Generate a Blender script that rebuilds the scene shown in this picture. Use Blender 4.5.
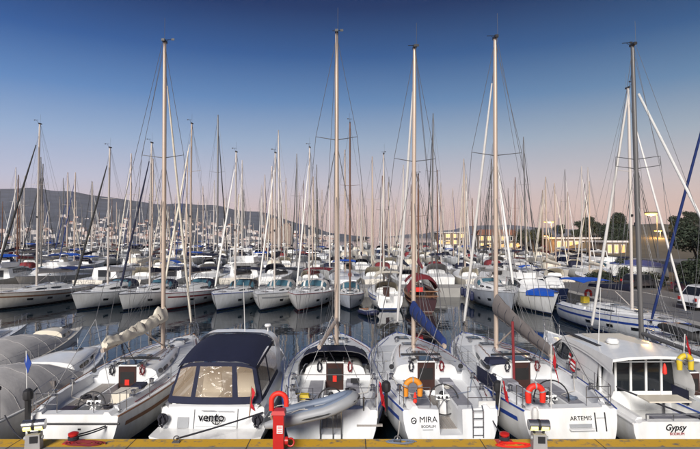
import bpy, math, random
from math import sin, cos, pi, radians, sqrt
from mathutils import Vector, Matrix

random.seed(7)
for o in list(bpy.data.objects):
    bpy.data.objects.remove(o)
SC = bpy.context.scene
COL = SC.collection

# ------------------------------------------------------------------ camera
CAM_Z, F_PX, HZ = 6.6, 500.0, 236.0           # 700 px wide frame: focal 500 px, horizon on row 236
PITCH = math.atan((HZ - 224.5) / F_PX)
cam = bpy.data.cameras.new('camera')
cam.sensor_width = 36.0
cam.lens = 36.0 * F_PX / 700.0
cam.clip_start = 0.1
cam.clip_end = 9000
cam_o = bpy.data.objects.new('camera', cam)
COL.objects.link(cam_o)
cam_o.location = (0, 0, CAM_Z)
cam_o.rotation_euler = (pi / 2 + PITCH, 0, 0)
SC.camera = cam_o

# ------------------------------------------------------------------ sky and sun (dusk, afterglow behind the camera)
SUN_EL, SUN_AZ = radians(29), radians(196)     # azimuth clockwise from +Y
w = bpy.data.worlds.new('World')
SC.world = w
w.use_nodes = True
nt = w.node_tree
nt.nodes.clear()
out = nt.nodes.new('ShaderNodeOutputWorld')
bg = nt.nodes.new('ShaderNodeBackground')
sky = nt.nodes.new('ShaderNodeTexSky')
sky.sky_type = 'NISHITA'
sky.sun_disc = False
sky.sun_elevation = radians(3)
sky.sun_rotation = SUN_AZ
sky.dust_density = 2.0
skm = nt.nodes.new('ShaderNodeMix'); skm.data_type = 'RGBA'; skm.blend_type = 'MULTIPLY'
skm.inputs[0].default_value = 1.0
skm.inputs[7].default_value = (0.03, 0.03, 0.03, 1)
tc = nt.nodes.new('ShaderNodeTexCoord')
sep = nt.nodes.new('ShaderNodeSeparateXYZ')
ramp = nt.nodes.new('ShaderNodeValToRGB')
def srgb(r, g, b):
    f = lambda c: (c / 255 / 12.92) if c / 255 <= 0.04045 else ((c / 255 + 0.055) / 1.055) ** 2.4
    return (f(r), f(g), f(b), 1)
stops = [(0.0, srgb(250, 216, 204)), (0.045, srgb(240, 216, 216)), (0.105, srgb(214, 212, 230)),
         (0.18, srgb(170, 192, 224)), (0.26, srgb(108, 150, 204)), (0.34, srgb(56, 102, 166)),
         (0.42, srgb(24, 58, 114)), (0.60, srgb(17, 42, 90)), (1.0, srgb(15, 37, 80))]
el = ramp.color_ramp.elements
el[0].position, el[0].color = stops[0]
el[1].position, el[1].color = stops[-1]
for p_, c_ in stops[1:-1]:
    e_ = el.new(p_); e_.color = c_
mix = nt.nodes.new('ShaderNodeMix'); mix.data_type = 'RGBA'
mix.inputs[0].default_value = 0.12
L_ = nt.links.new
L_(tc.outputs['Generated'], sep.inputs[0])
L_(sep.outputs['Z'], ramp.inputs[0])
L_(sky.outputs[0], skm.inputs[6])
L_(ramp.outputs[0], mix.inputs[6])
L_(skm.outputs[2], mix.inputs[7])
# a little warmer towards the right (west), cooler towards the left
tr_ = nt.nodes.new('ShaderNodeValToRGB')
tr_.color_ramp.elements[0].position = 0.15; tr_.color_ramp.elements[0].color = (0.86, 0.93, 1.0, 1)
tr_.color_ramp.elements[1].position = 0.85; tr_.color_ramp.elements[1].color = (1.0, 0.90, 0.74, 1)
mr_ = nt.nodes.new('ShaderNodeMapRange'); mr_.inputs['From Min'].default_value = -1; mr_.inputs['From Max'].default_value = 1
L_(sep.outputs['X'], mr_.inputs[0]); L_(mr_.outputs[0], tr_.inputs[0])
tm_ = nt.nodes.new('ShaderNodeMix'); tm_.data_type = 'RGBA'; tm_.blend_type = 'MULTIPLY'; tm_.inputs[0].default_value = 1.0
L_(mix.outputs[2], tm_.inputs[6]); L_(tr_.outputs[0], tm_.inputs[7])
L_(tm_.outputs[2], bg.inputs[0])
bg.inputs[1].default_value = 1.0
L_(bg.outputs[0], out.inputs[0])

sun = bpy.data.lights.new('sun', 'SUN')
sun.energy = 4.7
sun.angle = radians(20)
sun.color = (1.0, 0.95, 0.90)
sun_o = bpy.data.objects.new('sun', sun)
COL.objects.link(sun_o)
sd = Vector((sin(SUN_AZ) * cos(SUN_EL), cos(SUN_AZ) * cos(SUN_EL), sin(SUN_EL)))
sun_o.rotation_euler = sd.to_track_quat('Z', 'Y').to_euler()
sun_o.location = sd * 60 + Vector((0, 0, 30))

vs = SC.view_settings
vs.view_transform = 'Standard'; vs.look = 'None'; vs.exposure = 0.0; vs.gamma = 1.0
vs.use_curve_mapping = False
SC.cycles.use_denoising = True
SC.cycles.max_bounces = 6
SC.cycles.caustics_reflective = False
SC.cycles.caustics_refractive = False

# ------------------------------------------------------------------ helpers
def pix(px, py, Y):
    """direction through a pixel of the 700 px photograph, taken to depth Y (depth known from what the thing touches)"""
    vx, vy = (px - 350) / F_PX, (224.5 - py) / F_PX
    dy = cos(PITCH) - vy * sin(PITCH)
    dz = sin(PITCH) + vy * cos(PITCH)
    return Vector((vx / dy * Y, Y, CAM_Z + dz / dy * Y))

class MB:
    def __init__(s):
        s.v = []; s.f = []; s.m = []
    def face(s, idx, m=0):
        s.f.append(tuple(idx)); s.m.append(m)
    def box(s, c, d, rot=None, m=0, top=None):
        c = Vector(c); b = len(s.v)
        hx, hy, hz = d[0] / 2, d[1] / 2, d[2] / 2
        tx, ty = top if top else (1, 1)
        for z in (-1, 1):
            for x, y in ((-1, -1), (1, -1), (1, 1), (-1, 1)):
                k = (tx, ty) if z > 0 else (1, 1)
                p = Vector((x * hx * k[0], y * hy * k[1], z * hz))
                if rot is not None: p = rot @ p
                s.v.append(c + p)
        for q in ((3, 2, 1, 0), (4, 5, 6, 7), (0, 1, 5, 4), (1, 2, 6, 5), (2, 3, 7, 6), (3, 0, 4, 7)):
            s.face([b + i for i in q], m)
        return s
    def ring(s, pts):
        b = len(s.v); s.v.extend(Vector(p) for p in pts); return list(range(b, b + len(pts)))
    def loft(s, rings, closed=False, cap0=False, cap1=False, m=0, flip=False):
        ids = [s.ring(r) for r in rings]
        n = len(ids[0])
        for a, b in zip(ids, ids[1:]):
            for i in range(n if closed else n - 1):
                j = (i + 1) % n
                q = (a[i], a[j], b[j], b[i])
                s.face(q[::-1] if flip else q, m)
        if cap0: s.face(ids[0][::-1] if not flip else ids[0], m)
        if cap1: s.face(ids[-1] if not flip else ids[-1][::-1], m)
        return ids
    def tube(s, pts, r, n=6, caps=True, m=0, closed=False, sq=1.0):
        P = [Vector(p) for p in pts]
        k = len(P)
        R = r if isinstance(r, (list, tuple)) else [r] * k
        T = []
        for i in range(k):
            if closed: t = P[(i + 1) % k] - P[i - 1]
            else: t = P[min(i + 1, k - 1)] - P[max(i - 1, 0)]
            if t.length < 1e-9: t = Vector((0, 0, 1))
            T.append(t.normalized())
        u = T[0].cross(Vector((0, 0, 1)))
        if u.length < 0.05: u = T[0].cross(Vector((0, 1, 0)))
        u.normalize()
        rings = []
        for i in range(k):
            u = u - T[i] * u.dot(T[i])
            if u.length < 1e-6: u = T[i].orthogonal()
            u.normalize()
            vv = T[i].cross(u)
            rings.append([P[i] + u * (R[i] * cos(2 * pi * j / n)) + vv * (R[i] * sq * sin(2 * pi * j / n)) for j in range(n)])
        ids = [s.ring(q) for q in rings]
        for i in range(k if closed else k - 1):
            a, b = ids[i], ids[(i + 1) % k]
            for j in range(n):
                s.face((a[j], a[(j + 1) % n], b[(j + 1) % n], b[j]), m)
        if caps and not closed:
            s.face(ids[0][::-1], m); s.face(ids[-1], m)
        return s
    def lathe(s, c, prof, n=12, m=0, axis='Z'):
        c = Vector(c)
        rings = []
        for r, z in prof:
            rg = []
            for j in range(n):
                a = 2 * pi * j / n
                p = Vector((r * cos(a), r * sin(a), z))
                if axis == 'Y': p = Vector((p.x, p.z, -p.y))
                if axis == 'X': p = Vector((p.z, p.y, -p.x))
                rg.append(c + p)
            rings.append(rg)
        s.loft(rings, closed=True, cap0=True, cap1=True, m=m)
        return s
    def poly(s, pts, off, m=0):
        """extrude a polygon by the vector off"""
        off = Vector(off)
        a = s.ring(pts); b = s.ring([Vector(p) + off for p in pts])
        n = len(a)
        s.face(a[::-1], m); s.face(b, m)
        for i in range(n):
            j = (i + 1) % n
            s.face((a[i], a[j], b[j], b[i]), m)
        return s

def mesh_of(name, mb, mats, smooth=35):
    me = bpy.data.meshes.new(name)
    me.from_pydata([tuple(v) for v in mb.v], [], mb.f)
    if not isinstance(mats, (list, tuple)): mats = [mats]
    for m in mats: me.materials.append(m)
    if len(mats) > 1: me.polygons.foreach_set('material_index', mb.m)
    if smooth:
        me.polygons.foreach_set('use_smooth', [True] * len(me.polygons))
        try: me.set_sharp_from_angle(angle=radians(smooth))
        except Exception: pass
    me.update()
    return me

def obj(name, mb, mats, parent=None, loc=(0, 0, 0), rot=(0, 0, 0), smooth=35):
    me = mb if isinstance(mb, bpy.types.Mesh) else mesh_of(name, mb, mats, smooth)
    o = bpy.data.objects.new(name, me)
    COL.objects.link(o)
    o.location = loc; o.rotation_euler = rot
    if parent: o.parent = parent
    return o

def tag(o, label, cat, group=None):
    o['label'] = label; o['category'] = cat
    if group: o['group'] = group
    return o

def thing(name, label, cat, loc=(0, 0, 0), rot=(0, 0, 0), group=None):
    o = bpy.data.objects.new(name, None)
    COL.objects.link(o)
    o.empty_display_size = 0.3
    o.location = loc; o.rotation_euler = rot
    return tag(o, label, cat, group)

def struct(name, mb, mats, smooth=35):
    o = obj(name, mb, mats, smooth=smooth); o['kind'] = 'structure'; return o

def copy_tree(o, parent=None):
    c = o.copy(); COL.objects.link(c)
    if parent: c.parent = parent
    for ch in list(o.children): copy_tree(ch, c)
    return c

def text_mesh(txt, size, extrude=0.004, font_shear=0.0, bold=0.0):
    cu = bpy.data.curves.new('lettering', 'FONT')
    cu.body = txt; cu.size = size; cu.align_x = 'CENTER'; cu.align_y = 'CENTER'
    cu.extrude = extrude; cu.shear = font_shear; cu.offset = bold
    cu.resolution_u = 3
    t = bpy.data.objects.new('lettering', cu); COL.objects.link(t)
    dg = bpy.context.evaluated_depsgraph_get()
    me = bpy.data.meshes.new_from_object(t.evaluated_get(dg))
    bpy.data.objects.remove(t)
    return me

def lettering(txt, size, loc, mat, parent, rot=(pi / 2, 0, 0), shear=0.0, bold=0.0):
    me = text_mesh(txt, size, font_shear=shear, bold=bold)
    me.materials.clear(); me.materials.append(mat)
    return obj('lettering', me, mat, parent, loc, rot)

# ------------------------------------------------------------------ materials
MATS = {}
def mat(name, col, rough=0.5, metal=0.0, var=0.12, scale=4.0, bump=0.0, bscale=30.0, coat=0.0, spec=0.5, emit=None, estr=0.0, stretch=None, alpha=None):
    if name in MATS: return MATS[name]
    m = bpy.data.materials.new(name); m.use_nodes = True
    n = m.node_tree; b = n.nodes['Principled BSDF']
    b.inputs['Roughness'].default_value = rough
    b.inputs['Metallic'].default_value = metal
    b.inputs['Specular IOR Level'].default_value = spec
    b.inputs['Coat Weight'].default_value = coat
    tcn = n.nodes.new('ShaderNodeTexCoord')
    src = tcn.outputs['Object']
    if stretch:
        mp = n.nodes.new('ShaderNodeMapping'); mp.inputs['Scale'].default_value = stretch
        n.links.new(src, mp.inputs[0]); src = mp.outputs[0]
    nz = n.nodes.new('ShaderNodeTexNoise')
    nz.inputs['Scale'].default_value = scale; nz.inputs['Detail'].default_value = 5
    n.links.new(src, nz.inputs['Vector'])
    mx = n.nodes.new('ShaderNodeMix'); mx.data_type = 'RGBA'
    c = Vector(col[:3])
    lo, hi = c * (1 - var), c * (1 + var)
    mx.inputs[6].default_value = (*lo, 1); mx.inputs[7].default_value = (*[min(x, 1) for x in hi], 1)
    n.links.new(nz.outputs[0], mx.inputs[0])
    n.links.new(mx.outputs[2], b.inputs['Base Color'])
    if bump:
        nb = n.nodes.new('ShaderNodeTexNoise'); nb.inputs['Scale'].default_value = bscale; nb.inputs['Detail'].default_value = 4
        n.links.new(src, nb.inputs['Vector'])
        bp = n.nodes.new('ShaderNodeBump'); bp.inputs['Strength'].default_value = bump; bp.inputs['Distance'].default_value = 0.03
        n.links.new(nb.outputs[0], bp.inputs['Height']); n.links.new(bp.outputs[0], b.inputs['Normal'])
    if emit:
        b.inputs['Emission Color'].default_value = (*emit, 1); b.inputs['Emission Strength'].default_value = estr
    if alpha is not None: b.inputs['Alpha'].default_value = alpha
    MATS[name] = m
    return m

def hull_mat(name, top, boot, foul, wl=0.10, boot_h=0.09, rough=0.16, dirt=0.13):
    """gelcoat above, painted boot stripe and antifouling at the waterline; rain streaks and scuffs"""
    if name in MATS: return MATS[name]
    m = bpy.data.materials.new(name); m.use_nodes = True
    n = m.node_tree; b = n.nodes['Principled BSDF']; lk = n.links.new
    b.inputs['Roughness'].default_value = rough
    b.inputs['Coat Weight'].default_value = 0.25
    tcn = n.nodes.new('ShaderNodeTexCoord')
    sp = n.nodes.new('ShaderNodeSeparateXYZ'); lk(tcn.outputs['Object'], sp.inputs[0])
    mr = n.nodes.new('ShaderNodeMapRange'); mr.inputs['From Min'].default_value = -1; mr.inputs['From Max'].default_value = 1
    lk(sp.outputs['Z'], mr.inputs[0])
    rp = n.nodes.new('ShaderNodeValToRGB'); rp.color_ramp.interpolation = 'CONSTANT'
    e = rp.color_ramp.elements
    e[0].position = 0; e[0].color = (*foul, 1)
    e[1].position = 0.5 + wl / 2; e[1].color = (*boot, 1)
    e2 = e.new(0.5 + (wl + boot_h) / 2); e2.color = (*top, 1)
    lk(mr.outputs[0], rp.inputs[0])
    mp = n.nodes.new('ShaderNodeMapping'); mp.inputs['Scale'].default_value = (1.6, 1.6, 0.5); lk(tcn.outputs['Object'], mp.inputs[0])
    nz = n.nodes.new('ShaderNodeTexNoise'); nz.inputs['Scale'].default_value = 2.2; nz.inputs['Detail'].default_value = 6; lk(mp.outputs[0], nz.inputs['Vector'])
    r2 = n.nodes.new('ShaderNodeValToRGB'); r2.color_ramp.elements[0].position = 0.35; r2.color_ramp.elements[1].position = 0.62
    r2.color_ramp.elements[0].color = (1 - dirt, 1 - dirt * 1.05, 1 - dirt * 1.2, 1); r2.color_ramp.elements[1].color = (1, 1, 1, 1)
    lk(nz.outputs[0], r2.inputs[0])
    mx = n.nodes.new('ShaderNodeMix'); mx.data_type = 'RGBA'; mx.blend_type = 'MULTIPLY'; mx.inputs[0].default_value = 1
    lk(rp.outputs[0], mx.inputs[6]); lk(r2.outputs[0], mx.inputs[7]); lk(mx.outputs[2], b.inputs['Base Color'])
    MATS[name] = m
    return m

M_GEL = mat('gelcoat', (0.80, 0.80, 0.78), 0.2, var=0.12, scale=1.6, coat=0.25, stretch=(2.2, 2.2, .6))
M_NONSKID = mat('grey_nonskid', (0.58, 0.60, 0.62), 0.8, var=0.12, scale=4, bump=0.3, bscale=160)
M_DECK = mat('deck_nonskid', (0.76, 0.77, 0.77), 0.6, var=0.10, scale=3, bump=0.15, bscale=140)
M_CREAM = mat('cream_gelcoat', (0.72, 0.66, 0.54), 0.35, var=0.07, scale=2)
M_TEAK = mat('weathered_teak', (0.34, 0.31, 0.28), 0.7, var=0.35, scale=3.0, stretch=(14, 0.6, 1), bump=0.2)
M_TEAKB = mat('oiled_teak', (0.26, 0.13, 0.07), 0.5, var=0.3, scale=3, stretch=(14, .8, 1))
M_GLASS = mat('smoked_glass', (0.015, 0.018, 0.022), 0.06, var=0.2, spec=0.7)
M_BGLASS = mat('tinted_windscreen', (0.05, 0.12, 0.16), 0.05, var=0.25, spec=0.8)
M_STEEL = mat('stainless', (0.42, 0.42, 0.43), 0.25, metal=0.9, var=0.05)
M_WIRE = mat('wire', (0.13, 0.13, 0.135), 0.5, metal=0.3, var=0.05)
M_MAST = mat('anodised_mast', (0.56, 0.45, 0.36), 0.42, metal=0.25, var=0.08, scale=1.2, stretch=(3, 3, .4))
M_MASTW = mat('white_mast', (0.62, 0.56, 0.50), 0.4, var=0.06, scale=1.2, stretch=(3, 3, .4))
M_MASTG = mat('dark_grey_mast', (0.16, 0.155, 0.15), 0.45, metal=0.3, var=0.1, scale=1.2, stretch=(3, 3, .4))
M_MASTB = mat('wood_mast', (0.16, 0.075, 0.04), 0.45, var=0.25, scale=2, stretch=(6, 6, .5))
M_BLACK = mat('black_plastic', (0.02, 0.02, 0.022), 0.5, var=0.2)
M_RUBBER = mat('black_rubber', (0.025, 0.025, 0.025), 0.75, var=0.2)
M_NAVY = mat('navy_canvas', (0.008, 0.011, 0.035), 0.8, var=0.25, scale=6, bump=0.25, bscale=9)
M_BLUE = mat('blue_canvas', (0.012, 0.032, 0.15), 0.8, var=0.25, scale=5, bump=0.25, bscale=9)
M_BLUEC = mat('bright_blue_cover', (0.01, 0.10, 0.55), 0.7, var=0.2, scale=5, bump=0.2, bscale=8)
M_GREYC = mat('grey_canvas', (0.46, 0.445, 0.43), 0.85, var=0.14, scale=1.2, bump=0.3, bscale=6)
M_TAUPE = mat('taupe_canvas', (0.17, 0.15, 0.14), 0.85, var=0.2, scale=4, bump=0.3, bscale=6)
M_SAIL = mat('cream_sailcloth', (0.72, 0.66, 0.54), 0.8, var=0.12, scale=6, bump=0.5, bscale=7)
M_WSAIL = mat('white_sailcloth', (0.74, 0.72, 0.68), 0.8, var=0.08, scale=5, bump=0.2, bscale=8)
M_REDC = mat('red_canvas', (0.20, 0.02, 0.025), 0.8, var=0.3, scale=5, bump=0.3, bscale=6)
M_RED = mat('red_paint', (0.50, 0.018, 0.015), 0.35, var=0.18, scale=5)
M_REDF = mat('red_foam', (0.75, 0.03, 0.015), 0.55, var=0.12, scale=8)
M_ORANGE = mat('orange_foam', (0.72, 0.26, 0.02), 0.6, var=0.12, scale=8)
M_YELLOW = mat('yellow_pvc', (0.65, 0.48, 0.03), 0.5, var=0.12, scale=8)
M_BROWN = mat('washboard', (0.05, 0.022, 0.018), 0.35, var=0.3, scale=4)
M_DARK = mat('opening_shade', (0.012, 0.011, 0.011), 0.7, var=0.3)
M_GREYP = mat('grey_pvc', (0.30, 0.31, 0.32), 0.5, var=0.12, scale=4)
M_BLUEP = mat('blue_grey_pvc', (0.17, 0.21, 0.28), 0.5, var=0.15, scale=4)
M_WHITEF = mat('white_fender', (0.66, 0.66, 0.63), 0.45, var=0.12, scale=6)
M_NAVYF = mat('navy_fender', (0.015, 0.02, 0.06), 0.5, var=0.12, scale=6)
M_ROPEB = mat('dark_rope', (0.03, 0.03, 0.04), 0.85, var=0.3, scale=60)
M_ROPEW = mat('pale_rope', (0.55, 0.52, 0.46), 0.85, var=0.25, scale=60)
M_BLUEL = mat('blue_stripe', (0.02, 0.06, 0.30), 0.35, var=0.1)
M_LET = mat('black_lettering', (0.006, 0.006, 0.009), 0.85, var=0.1, spec=0.1)
M_LETR = mat('red_lettering', (0.35, 0.03, 0.04), 0.5, var=0.1)
M_CUSH = mat('grey_cushion', (0.26, 0.26, 0.29), 0.8, var=0.2, scale=5)
M_FLAGR = mat('red_flag_cloth', (0.50, 0.012, 0.02), 0.8, var=0.15, scale=8)
M_WHITE = mat('white_print', (0.75, 0.75, 0.73), 0.6, var=0.06)

# clear vinyl of the cockpit tent: see-through wrinkled sheet, orange sunset reflection painted into its colour
mv = bpy.data.materials.new('vinyl_sunset_tint'); mv.use_nodes = True
_n = mv.node_tree; _b = _n.nodes['Principled BSDF']
_b.inputs['Base Color'].default_value = (0.60, 0.46, 0.31, 1); _b.inputs['Roughness'].default_value = 0.06
_b.inputs['Alpha'].default_value = 0.34
_nz = _n.nodes.new('ShaderNodeTexNoise'); _nz.inputs['Scale'].default_value = 3.0; _nz.inputs['Distortion'].default_value = 1.5
_tc = _n.nodes.new('ShaderNodeTexCoord'); _n.links.new(_tc.outputs['Object'], _nz.inputs['Vector'])
_bp = _n.nodes.new('ShaderNodeBump'); _bp.inputs['Strength'].default_value = 0.35; _bp.inputs['Distance'].default_value = 0.08
_n.links.new(_nz.outputs[0], _bp.inputs['Height']); _n.links.new(_bp.outputs[0], _b.inputs['Normal'])
M_VINYL = mv

HW = hull_mat('hull_white', (0.82, 0.82, 0.80), (0.03, 0.05, 0.14), (0.03, 0.03, 0.035))
HB = hull_mat('hull_white_blue', (0.80, 0.82, 0.83), (0.02, 0.05, 0.25), (0.02, 0.03, 0.06))
HR = hull_mat('hull_white_red', (0.82, 0.81, 0.79), (0.30, 0.02, 0.02), (0.10, 0.03, 0.03))
HC = hull_mat('hull_cream', (0.80, 0.75, 0.66), (0.05, 0.03, 0.03), (0.03, 0.03, 0.035))
HG = hull_mat('hull_grey', (0.40, 0.43, 0.48), (0.02, 0.03, 0.08), (0.02, 0.02, 0.03))
HN = hull_mat('hull_navy', (0.015, 0.025, 0.07), (0.6, 0.6, 0.6), (0.10, 0.03, 0.03))
HK = hull_mat('hull_dark_wood', (0.045, 0.015, 0.012), (0.2, 0.15, 0.12), (0.08, 0.03, 0.02))

# ------------------------------------------------------------------ water, quays, land
def water_mat():
    m = bpy.data.materials.new('harbour_water'); m.use_nodes = True
    n = m.node_tree; b = n.nodes['Principled BSDF']; lk = n.links.new
    b.inputs['Base Color'].default_value = (0.006, 0.014, 0.022, 1)
    b.inputs['Roughness'].default_value = 0.04
    b.inputs['IOR'].default_value = 1.333
    g = n.nodes.new('ShaderNodeTexCoord')
    n1 = n.nodes.new('ShaderNodeTexNoise'); n1.inputs['Scale'].default_value = 0.9; n1.inputs['Detail'].default_value = 3
    n2 = n.nodes.new('ShaderNodeTexNoise'); n2.inputs['Scale'].default_value = 0.16; n2.inputs['Detail'].default_value = 2
    mp = n.nodes.new('ShaderNodeMapping'); mp.inputs['Scale'].default_value = (0.8, 1.25, 1)
    lk(g.outputs['Object'], mp.inputs[0]); lk(mp.outputs[0], n1.inputs['Vector']); lk(mp.outputs[0], n2.inputs['Vector'])
    ad = n.nodes.new('ShaderNodeMath'); ad.operation = 'MULTIPLY_ADD'; ad.inputs[1].default_value = 2.5
    lk(n2.outputs[0], ad.inputs[0]); lk(n1.outputs[0], ad.inputs[2])
    bp = n.nodes.new('ShaderNodeBump'); bp.inputs['Strength'].default_value = 0.22; bp.inputs['Distance'].default_value = 0.05
    lk(ad.outputs[0], bp.inputs['Height']); lk(bp.outputs[0], b.inputs['Normal'])
    return m
mb = MB()
mb.face(mb.ring([(-4000, -60, 0), (4000, -60, 0), (4000, 6000, 0), (-4000, 6000, 0)]))
struct('water', mb, water_mat(), smooth=0)

M_CONC = mat('quay_concrete', (0.24, 0.235, 0.225), 0.85, var=0.35, scale=1.6, bump=0.4, bscale=18)
M_PIER = mat('pier_concrete', (0.36, 0.35, 0.33), 0.85, var=0.25, scale=0.8, bump=0.3, bscale=10)
M_ASPH = mat('asphalt', (0.13, 0.13, 0.135), 0.9, var=0.25, scale=0.5, bump=0.3, bscale=30)
QY, QZ = 13.68, 1.1
def slab(name, pts, z0, z1, m):
    b = MB(); b.poly([(x, y, z0) for x, y in pts], (0, 0, z1 - z0)); return struct(name, b, m, smooth=0)
slab('quay', [(-90, -40), (90, -40), (90, QY), (-90, QY)], -1.5, QZ, M_CONC)
# worn yellow edge paint
my = bpy.data.materials.new('worn_yellow_paint'); my.use_nodes = True
_n = my.node_tree; _b = _n.nodes['Principled BSDF']; _b.inputs['Roughness'].default_value = 0.7
_tc = _n.nodes.new('ShaderNodeTexCoord'); _nz = _n.nodes.new('ShaderNodeTexNoise'); _nz.inputs['Scale'].default_value = 3.5; _nz.inputs['Detail'].default_value = 9; _nz.inputs['Roughness'].default_value = 0.7
_n.links.new(_tc.outputs['Object'], _nz.inputs['Vector'])
_r = _n.nodes.new('ShaderNodeValToRGB'); _r.color_ramp.elements[0].position = 0.36; _r.color_ramp.elements[1].position = 0.46
_r.color_ramp.elements[0].color = (0.20, 0.17, 0.12, 1); _r.color_ramp.elements[1].color = (0.66, 0.38, 0.025, 1)
_n.links.new(_nz.outputs[0], _r.inputs[0]); _n.links.new(_r.outputs[0], _b.inputs['Base Color'])
b = MB(); b.face(b.ring([(-80, 13.16, QZ + .004), (80, 13.16, QZ + .004), (80, QY - .02, QZ + .004), (-80, QY - .02, QZ + .004)]))
struct('quay_edge_paint', b, my, smooth=0)
for i in range(-12, 13):
    b = MB(); b.face(b.ring([(i * 3.1 + .4, 11, QZ + .007), (i * 3.1 + .425, 11, QZ + .007), (i * 3.1 + .425, QY - .01, QZ + .007), (i * 3.1 + .4, QY - .01, QZ + .007)]))
    struct('quay_joint', b, mat('joint_dirt', (.05, .045, .04), .95, var=.3), smooth=0)
slab('pier', [(-85, 54), (21.2, 54), (21.2, 58), (-85, 58)], -1.5, 1.0, M_PIER)
slab('road_quay', [(21.3, QY + .01), (21.3, 59.5), (44, 60.5), (66, 88), (74, 160), (60, 166), (56, 420), (900, 900), (900, QY + .01)], -1.5, 1.1, M_ASPH)
b = MB(); b.face(b.ring([(21.4, 14, 1.104), (22.3, 14, 1.104), (22.3, 59.2, 1.104), (21.4, 59.2, 1.104)]))
struct('quay_kerb_strip', b, M_PIER, smooth=0)
b = MB(); b.face(b.ring([(27.5, 14, 1.105), (27.62, 14, 1.105), (29.1, 59, 1.105), (28.9, 59, 1.105)]))
struct('road_marking', b, mat('road_paint', (0.55, 0.55, 0.52), 0.8, var=0.3, scale=2), smooth=0)

# ------------------------------------------------------------------ boat building
def lerp(a, b, t): return a + (b - a) * t

class Hull:
    """lines of a hull: +Y forward, transom at y=0, waterline at z=0"""
    def __init__(s, L, B, F0, F1, sw=0.80, tmax=0.42, pw=2.2, ks=0.22, ov=0.07, depth=0.4, sec=0.76, vee=0.5):
        s.vee = vee
        s.L, s.B, s.F0, s.F1, s.sw, s.tmax, s.pw, s.ks, s.ov, s.depth, s.sec = L, B, F0, F1, sw, tmax, pw, ks, ov, depth, sec
    def hb(s, t):
        t = max(0, min(1, t))
        if t < s.tmax: f = s.sw + (1 - s.sw) * sin(pi / 2 * t / s.tmax)
        else: f = 1 - ((t - s.tmax) / (1 - s.tmax)) ** s.pw
        return max(0.02, s.B / 2 * f)
    def zs(s, t): return s.F0 + (s.F1 - s.F0) * max(0, t) ** 1.5
    def y(s, t, z):
        zz = s.zs(t); d = s.dep(t)
        y = t * s.L
        if t < 0.15: y += s.ks * z * (1 - t / 0.15)
        y -= s.ov * s.L * (1 - (z + d) / (zz + d)) * t ** 5
        return y
    def dep(s, t): return s.depth * (1 - t ** 3) * min(1, 0.35 + t * 4) + 0.06
    def ring(s, t, nh):
        b, z0, d = s.hb(t), s.zs(t), s.dep(t)
        pts = []
        for j in range(-nh, nh + 1):
            th = abs(j) / nh * pi / 2
            x = b * sin(th) ** (s.sec + s.vee * t * t) * (1 if j >= 0 else -1)
            z = z0 - (z0 + d) * cos(th) ** 0.95 if abs(j) < nh else z0
            pts.append((x, s.y(t, z), z))
        return pts
    def edge(s, t, inset=0.0, dz=0.0):
        z = s.zs(t)
        return Vector((max(0.0, s.hb(t) - inset), s.y(t, z), z + dz))

def hull_obj(h, m, parent, ns=26, nh=8, transom_top=None, rail=None):
    b = MB()
    ts = [1 - (1 - i / ns) ** 1.15 for i in range(ns + 1)]
    rings = [h.ring(t, nh) for t in ts]
    b.loft(rings, flip=True)
    r0 = rings[0]
    b.face(b.ring(r0 if transom_top is None else list(r0) + list(transom_top)[1:-1][::-1]))
    o = obj('hull', b, m, parent, smooth=50)
    if rail is not None:
        for sgn in (-1, 1):
            r = MB(); r.tube([(sgn * h.edge(i / 18).x, h.edge(i / 18).y, h.edge(i / 18).z + 0.015) for i in range(19)], 0.028, 5)
            obj('rub_rail', r, rail, o)
    return o

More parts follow.
